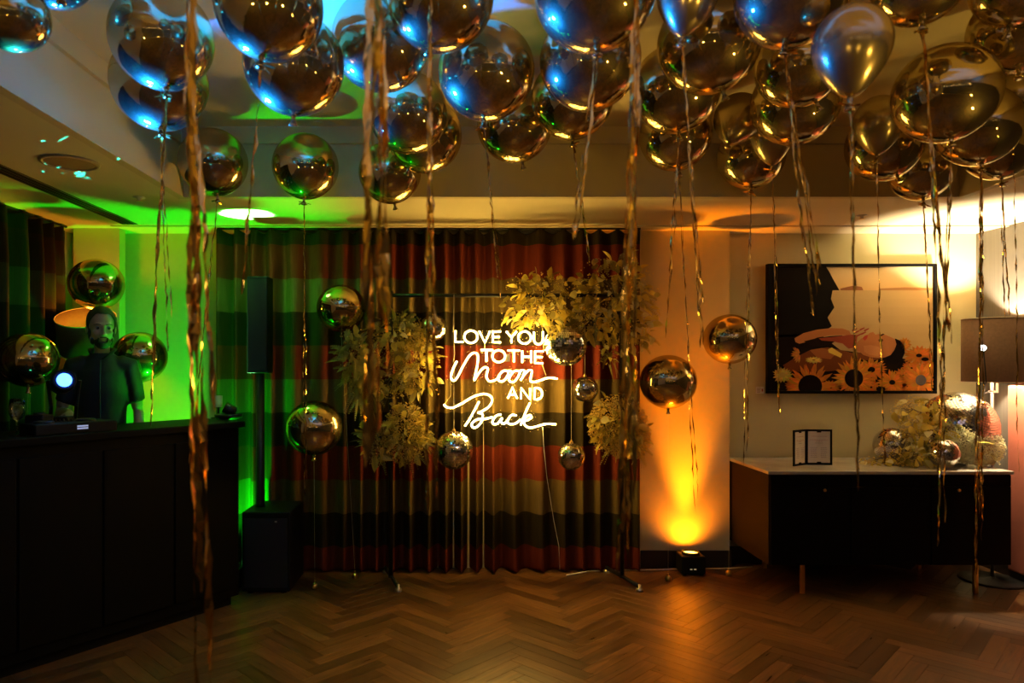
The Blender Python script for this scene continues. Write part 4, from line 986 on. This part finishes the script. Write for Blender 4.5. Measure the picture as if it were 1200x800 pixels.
# trifold menu holder
mq = P(944, 541, 4.86); mq.z = STZ
mh = empty('menu_holder', mq, 0, 'small black folding frame with printed menu cards on the sideboard', 'menu holder')
M_paper = mat('cream_paper', (.80, .72, .60), .8, noise=(20, .04)); M_ink = mat('menu_ink', (.25, .14, .10), .8, noise=(20, .1)); M_inkr = mat('menu_red_ink', (.5, .10, .06), .8, noise=(20, .1))
Hm = .245
for (w_, ang, flip) in ((.175, R(-6), 1), (.15, R(-62), -1)):
    m4 = Matrix.Rotation(ang, 4, 'Z') if flip == 1 else Matrix.Rotation(R(214), 4, 'Z')
    def bx(a, b_, c_, d_, e_, f_): return (a, b_, c_, d_, e_, f_)
    mb = MB(); e = .014
    for (a, b_, c_, d_) in ((0, w_, 0, e), (0, w_, Hm-e, Hm), (0, e, 0, Hm), (w_-e, w_, 0, Hm)): mb.box(a, b_, -.005, .005, c_, d_, m4)
    s_ = -1 if flip == 1 else 1
    mb.box(0, w_, .001*-s_-.001, .001*-s_+.001, 0, Hm, m4)
    fr_ = mb.build('frame_leaf', M_blackp, mh)
    yy = s_*.0025
    MB().box(e, w_-e, min(yy, yy+s_*.0008), max(yy, yy+s_*.0008), e, Hm-e, m4).build('menu_card', M_paper, fr_)
    rnd = random.Random(3); rows = [(.82, .60, 1), (.66, .72, 0), (.585, .40, 1), (.50, .0, 0)]
    mi = MB(); yy2 = s_*.0036
    def line(u0, u1, z_, m_, h=.0022):
        mi.box(e+(w_-2*e)*u0, e+(w_-2*e)*u1, min(yy2, yy2+s_*.0004), max(yy2, yy2+s_*.0004), Hm*z_, Hm*z_+h, m4, m_)
    for k in range(16):    # words of the heading lines
        pass
    for zz, cov, red in ((.80, .7, 1), (.70, .8, 1), (.66, .3, 1), (.61, .34, 0)):
        u = .5-cov/2
        while u < .5+cov/2-.03:
            l = rnd.uniform(.04, .11); line(u, min(.5+cov/2, u+l), zz, red); u += l+.025
    for c_ in (.12, .58):
        for r_ in range(7):
            u = c_; 
            while u < c_+.24: l = rnd.uniform(.04, .09); line(u, min(u+l, c_+.3), .48-.045*r_, 0, .0018); u += l+.02
    mi.build('printed_text', [M_ink, M_inkr], fr_)
    MB().box(w_/2-.014, w_/2+.014, -.006, .006, e*.2, e*1.5, m4).build('clip', M_blackp, fr_); MB().box(w_/2-.014, w_/2+.014, -.006, .006, Hm-e*1.5, Hm-e*.3, m4).build('clip', M_blackp, fr_)

# mirror balls and flowers lying on the stone top
def onsb(px, py, pr, d): return px, VY+(CAMZ-STZ-.003-px2m(pr, d))/d*F, pr, d
mirror_ball(*onsb(1122, 504, 41, 4.96), 'big mirror ball lying on the sideboard behind the flowers', None, (R(35), R(30)), seed=6, tile=.017)
mirror_ball(*onsb(1046, 521, 20.5, 4.92), 'mirror ball half buried in gold leaves beside the menu holder', None, (R(60), 0), seed=7)
mirror_ball(*onsb(1106, 526, 17, 4.69), 'small mirror ball at the front of the sideboard flowers', None, (R(70), R(20)), seed=8)
arrangement('flower_arrangement', 'sideboard arrangement of gold leaves and dried white blossoms around mirror balls',
            [bl(1083, 515, 34, 30, 4.86, .10), bl(1070, 480, 26, 16, 4.95, .07), bl(1098, 494, 24, 18, 4.88, .07), bl(1040, 541, 30, 7, 4.86, .08), bl(1068, 537, 26, 12, 4.76, .07)], 200, 60, 1500, 21, anchor=(P(1083, 515, 4.86).x, 4.86, STZ), leafset=(0, 0, 1, 2, 4))
arrangement('blossom_bunch', 'bunch of pale dried baby breath at the lamp end of the sideboard',
            [bl(1146, 524, 28, 22, 4.80, .10), bl(1128, 520, 20, 20, 4.76, .08)], 0, 8, 5200, 22, dots=M_pale, anchor=(P(1146, 524, 4.80).x, 4.80, STZ))

# ---------------------------------------------------------------- framed picture and its placard
PD = YN2-.035
pf = empty('framed_picture', P(998, 385, YN2-.004), 0, 'large framed photograph of a reclining woman among sunflowers beside a lake', 'picture')
po = pf.location
def Q(px, py, lay): q = P(px, py, PD); return Vector((q.x-po.x, -.028-.0006*lay, q.z-po.z))
a, b_ = P(899, 309, PD), P(1097, 461, PD)
mb = MB(); e = .022; X0, X1, Z0, Z1 = a.x-po.x, b_.x-po.x, b_.z-po.z, a.z-po.z
mb.box(X0, X1, -.045, .0, Z0, Z0+e).box(X0, X1, -.045, .0, Z1-e, Z1).box(X0, X0+e, -.045, .0, Z0+e, Z1-e).box(X1-e, X1, -.045, .0, Z0+e, Z1-e)
bevel(mb.build('frame', M_dark, pf), .003)
faces = []; cols = []; verts = []
def poly(pts, col, lay):
    i = len(verts); verts.extend([tuple(Q(x, y, lay)) for x, y in pts]); faces.append(tuple(range(i, i+len(pts)))); cols.append(col)
def k8(cx, cy): return (900+cx/5.714, 370+cy/5.714)
def pl8(pts, col, lay): poly([k8(*p) for p in pts], col, lay)
def k4(cx, cy): return (900+cx/4.705, 300+cy/4.705)
x0, x1, y0, y1 = 902, 1094.5, 312, 458.5
# sky and lake in bands that run from warm cream to tan as printed
NB_ = 12
for i in range(NB_):
    ya, yb = y0+(340-y0)*i/NB_, y0+(340-y0)*(i+1)/NB_; t = i/NB_
    poly([(x0, ya), (x1, ya), (x1, yb), (x0, yb)], (.72, .54-.10*t, .30-.12*t), 0)
for i in range(NB_):
    ya, yb = 340+(y1-340)*i/NB_, 340+(y1-340)*(i+1)/NB_; t = i/NB_
    poly([(x0, ya), (x1, ya), (x1, yb), (x0, yb)], (.56-.16*t, .38-.14*t, .17-.08*t), 0)
poly([(1030, 338), (1060, 336.5), (x1, 337), (x1, 340), (1030, 340)], (.42, .21, .08), 1)
poly([(985, 338), (1000, 334.5), (1010, 336), (1012, 340), (985, 340)], (.30, .12, .05), 1)
poly([(x0, y0), (968, y0), (972, 318), (976, 326), (980, 333), (984, 340), (x0, 340)], (.010, .006, .004), 1)
poly([(x0, 340), (976, 340), (974, 350), (978, 360), (970, 372), (975, 382), (962, 392), (x0, 396)], (.006, .004, .003), 1)
poly([(x0, 392), (962, 392), (985, 410), (1060, 420), (x1, 440), (x1, y1), (x0, y1)], (.010, .005, .003), 1)
skin = (.34, .115, .036); skin2 = (.44, .165, .058); skin3 = (.18, .05, .016)
# raised arm and hand, shoulder, chest
pl8([(178, 150), (240, 115), (330, 92), (420, 82), (500, 84), (545, 100), (560, 130), (500, 128), (420, 130), (330, 145), (260, 175), (210, 186), (185, 175)], skin2, 2)
pl8([(240, 170), (330, 148), (420, 135), (500, 130), (470, 160), (400, 200), (300, 205)], (.014, .006, .004), 3)
pl8([(340, 150), (440, 140), (560, 125), (600, 130), (590, 210), (540, 220), (500, 185), (430, 170), (360, 165)], (.30, .06, .03), 4)
pl8([(100, 330), (200, 270), (290, 225), (400, 210), (520, 235), (600, 260), (620, 300), (520, 360), (300, 380), (130, 370)], skin3, 2)
pl8([(280, 230), (360, 215), (470, 240), (420, 290), (330, 280)], skin, 3)
# head: face in profile looking up, neck, hair
pl8([(560, 225), (600, 175), (625, 150), (660, 150), (665, 128), (685, 112), (705, 108), (720, 126), (745, 120), (790, 128), (840, 150), (870, 170), (850, 230), (820, 270), (760, 282), (690, 278), (640, 262), (610, 240)], skin2, 4)
pl8([(640, 200), (690, 195), (740, 205), (770, 240), (740, 268), (680, 262), (645, 240)], (.52, .215, .08), 5)
pl8([(600, 240), (640, 262), (700, 280), (760, 284), (700, 300), (600, 290)], skin3, 5)
pl8([(632, 150), (648, 132), (668, 126), (664, 150), (648, 166)], (.42, .05, .03), 6)
pl8([(738, 160), (755, 150), (772, 160), (760, 180), (745, 178)], (.06, .02, .01), 6)
pl8([(742, 132), (770, 118), (780, 124), (755, 138)], (.06, .02, .01), 6)
pl8([(848, 150), (885, 165), (912, 205), (915, 250), (890, 305), (840, 325), (800, 310), (790, 275), (820, 262), (845, 230), (860, 190)], (.005, .003, .003), 6)
for (u, v_) in ((575, 110), (610, 90), (640, 95), (590, 130), (620, 118), (560, 95)):
    pl8([(u, v_), (u+34, v_-14), (u+38, v_-8), (u+6, v_+10)], (.33, .05, .03), 7)
# flowers: two rings of ragged petals and a dark heart each
def flower(cx, cy, ro, ri, n, col, heart, lay, sq=1, seed=0, a0=0, a1=360):
    rnd = random.Random(seed)
    for ring in range(2):
        for i in range(n):
            a = R(a0+(a1-a0)*(i+.5*ring)/n+rnd.uniform(-5, 5)); L_ = ro*(rnd.uniform(.92, 1.1) if ring == 0 else rnd.uniform(.62, .8)); wv = R((a1-a0)/n*1.15)
            c_ = tuple(q*rnd.uniform(.72, 1.12)*(1 if ring else .82) for q in col)
            pts = [(cx+ri*.6*math.cos(a-wv*.6), cy+ri*.6*math.sin(a-wv*.6)*sq), (cx+L_*.7*math.cos(a-wv*.5), cy+L_*.7*math.sin(a-wv*.5)*sq), (cx+L_*math.cos(a), cy+L_*math.sin(a)*sq), (cx+L_*.7*math.cos(a+wv*.5), cy+L_*.7*math.sin(a+wv*.5)*sq), (cx+ri*.6*math.cos(a+wv*.6), cy+ri*.6*math.sin(a+wv*.6)*sq)]
            pts = [(max(x0, min(x1, x)), max(y0, min(y1, y))) for x, y in [k8(*p) for p in pts]]
            poly(pts, c_, lay+ring)
    if heart:
        pts = [(max(x0, min(x1, x)), max(y0, min(y1, y))) for x, y in [k8(cx+ri*math.cos(R(q*18)), cy+ri*math.sin(R(q*18))*sq) for q in range(20)]]; poly(pts, heart, lay+3)
OR = (.80, .27, .035); DK = (.009, .004, .003)
flower(1010, 265, 110, 20, 22, (.62, .19, .025), DK, 5, .62, 1); flower(915, 190, 45, 12, 14, (.70, .24, .03), None, 5, 1, 2); flower(1050, 290, 45, 26, 14, (.6, .18, .03), DK, 7, .5, 12)
flower(690, 360, 110, 26, 22, (.72, .23, .03), DK, 8, .72, 3)
flower(830, 445, 110, 34, 24, OR, None, 10, .8, 4); flower(280, 470, 160, 80, 30, OR, DK, 12, .95, 5); flower(572, 418, 140, 62, 32, (.85, .31, .04), DK, 14, 1, 6)
flower(1020, 430, 120, 36, 22, OR, (.10, .08, .07), 12, 1, 7); flower(95, 395, 66, 20, 18, (.62, .48, .10), (.5, .38, .1), 12, .85, 8)
flower(215, 255, 62, 14, 9, (.72, .27, .06), None, 9, 1, 9, 100, 250); flower(305, 295, 62, 16, 16, (.75, .50, .10), None, 11, .38, 10); 
pl8([(400, 225), (425, 212), (495, 255), (485, 280), (405, 245)], (.70, .46, .08), 12)
flower(750, 490, 36, 30, 10, DK, DK, 18, .6, 11)
for k_, (fx, fy) in enumerate(((420, 480), (690, 478), (180, 470), (905, 400), (930, 470), (960, 350), (1085, 350))): flower(fx, fy, 70, 14, 18, (.66, .20, .028), None, 9, .75, 30+k_)
me = bpy.data.meshes.new('photographic_print'); me.from_pydata(verts, [], faces)
ca = me.color_attributes.new('print', 'FLOAT_COLOR', 'CORNER'); li = 0
for p_, c_ in zip(me.polygons, cols):
    for _ in range(p_.loop_total): ca.data[li].color = (*c_, 1); li += 1
pm = bpy.data.materials.new('photo_print'); pm.use_nodes = True; nt = pm.node_tree; bsd = nt.nodes['Principled BSDF']
an = nt.nodes.new('ShaderNodeAttribute'); an.attribute_name = 'print'; nt.links.new(an.outputs['Color'], bsd.inputs['Base Color']); bsd.inputs['Roughness'].default_value = .6; bsd.inputs['Specular IOR Level'].default_value = .06
me.materials.append(pm); me.update(); o = bpy.data.objects.new('photographic_print', me); C.objects.link(o); o.parent = pf
q = P(890.5, 457, YN2-.004); t = empty('wall_placard', q, 0, 'tiny white caption card on the wall beside the picture frame', 'placard')
MB().box(-.030, .030, -.003, .003, -.026, .026).build('card', M_white, t)
MB().box(.012, .022, -.0036, -.003, -.010, .010).build('red_mark', M_inkr, t)
mb = MB()
for k in range(4): mb.box(-.024, .004-.004*(k % 2), -.0036, -.003, .012-.010*k, .015-.010*k)
mb.build('caption_text', M_ink, t)

# salmon panel standing against the right wall
M_salm = mat('salmon_upholstery', (.50, .15, .09), .75, noise=(8, .15), bump=(60, .1))
sp = empty('upholstered_panel', (XR-.03, 4.35, 0), 0, 'salmon red upholstered panel standing against the grey wall beside the lamp', 'panel')
for k in range(3):
    o = MB().box(-.028, .014, -.58+k*.39, -.195+k*.39, .06, 1.36).build('cushion', M_salm, sp); bevel(o, .015, 3)
MB().box(-.012, .014, -.58, .585, 0, .06).build('plinth', M_base, sp)
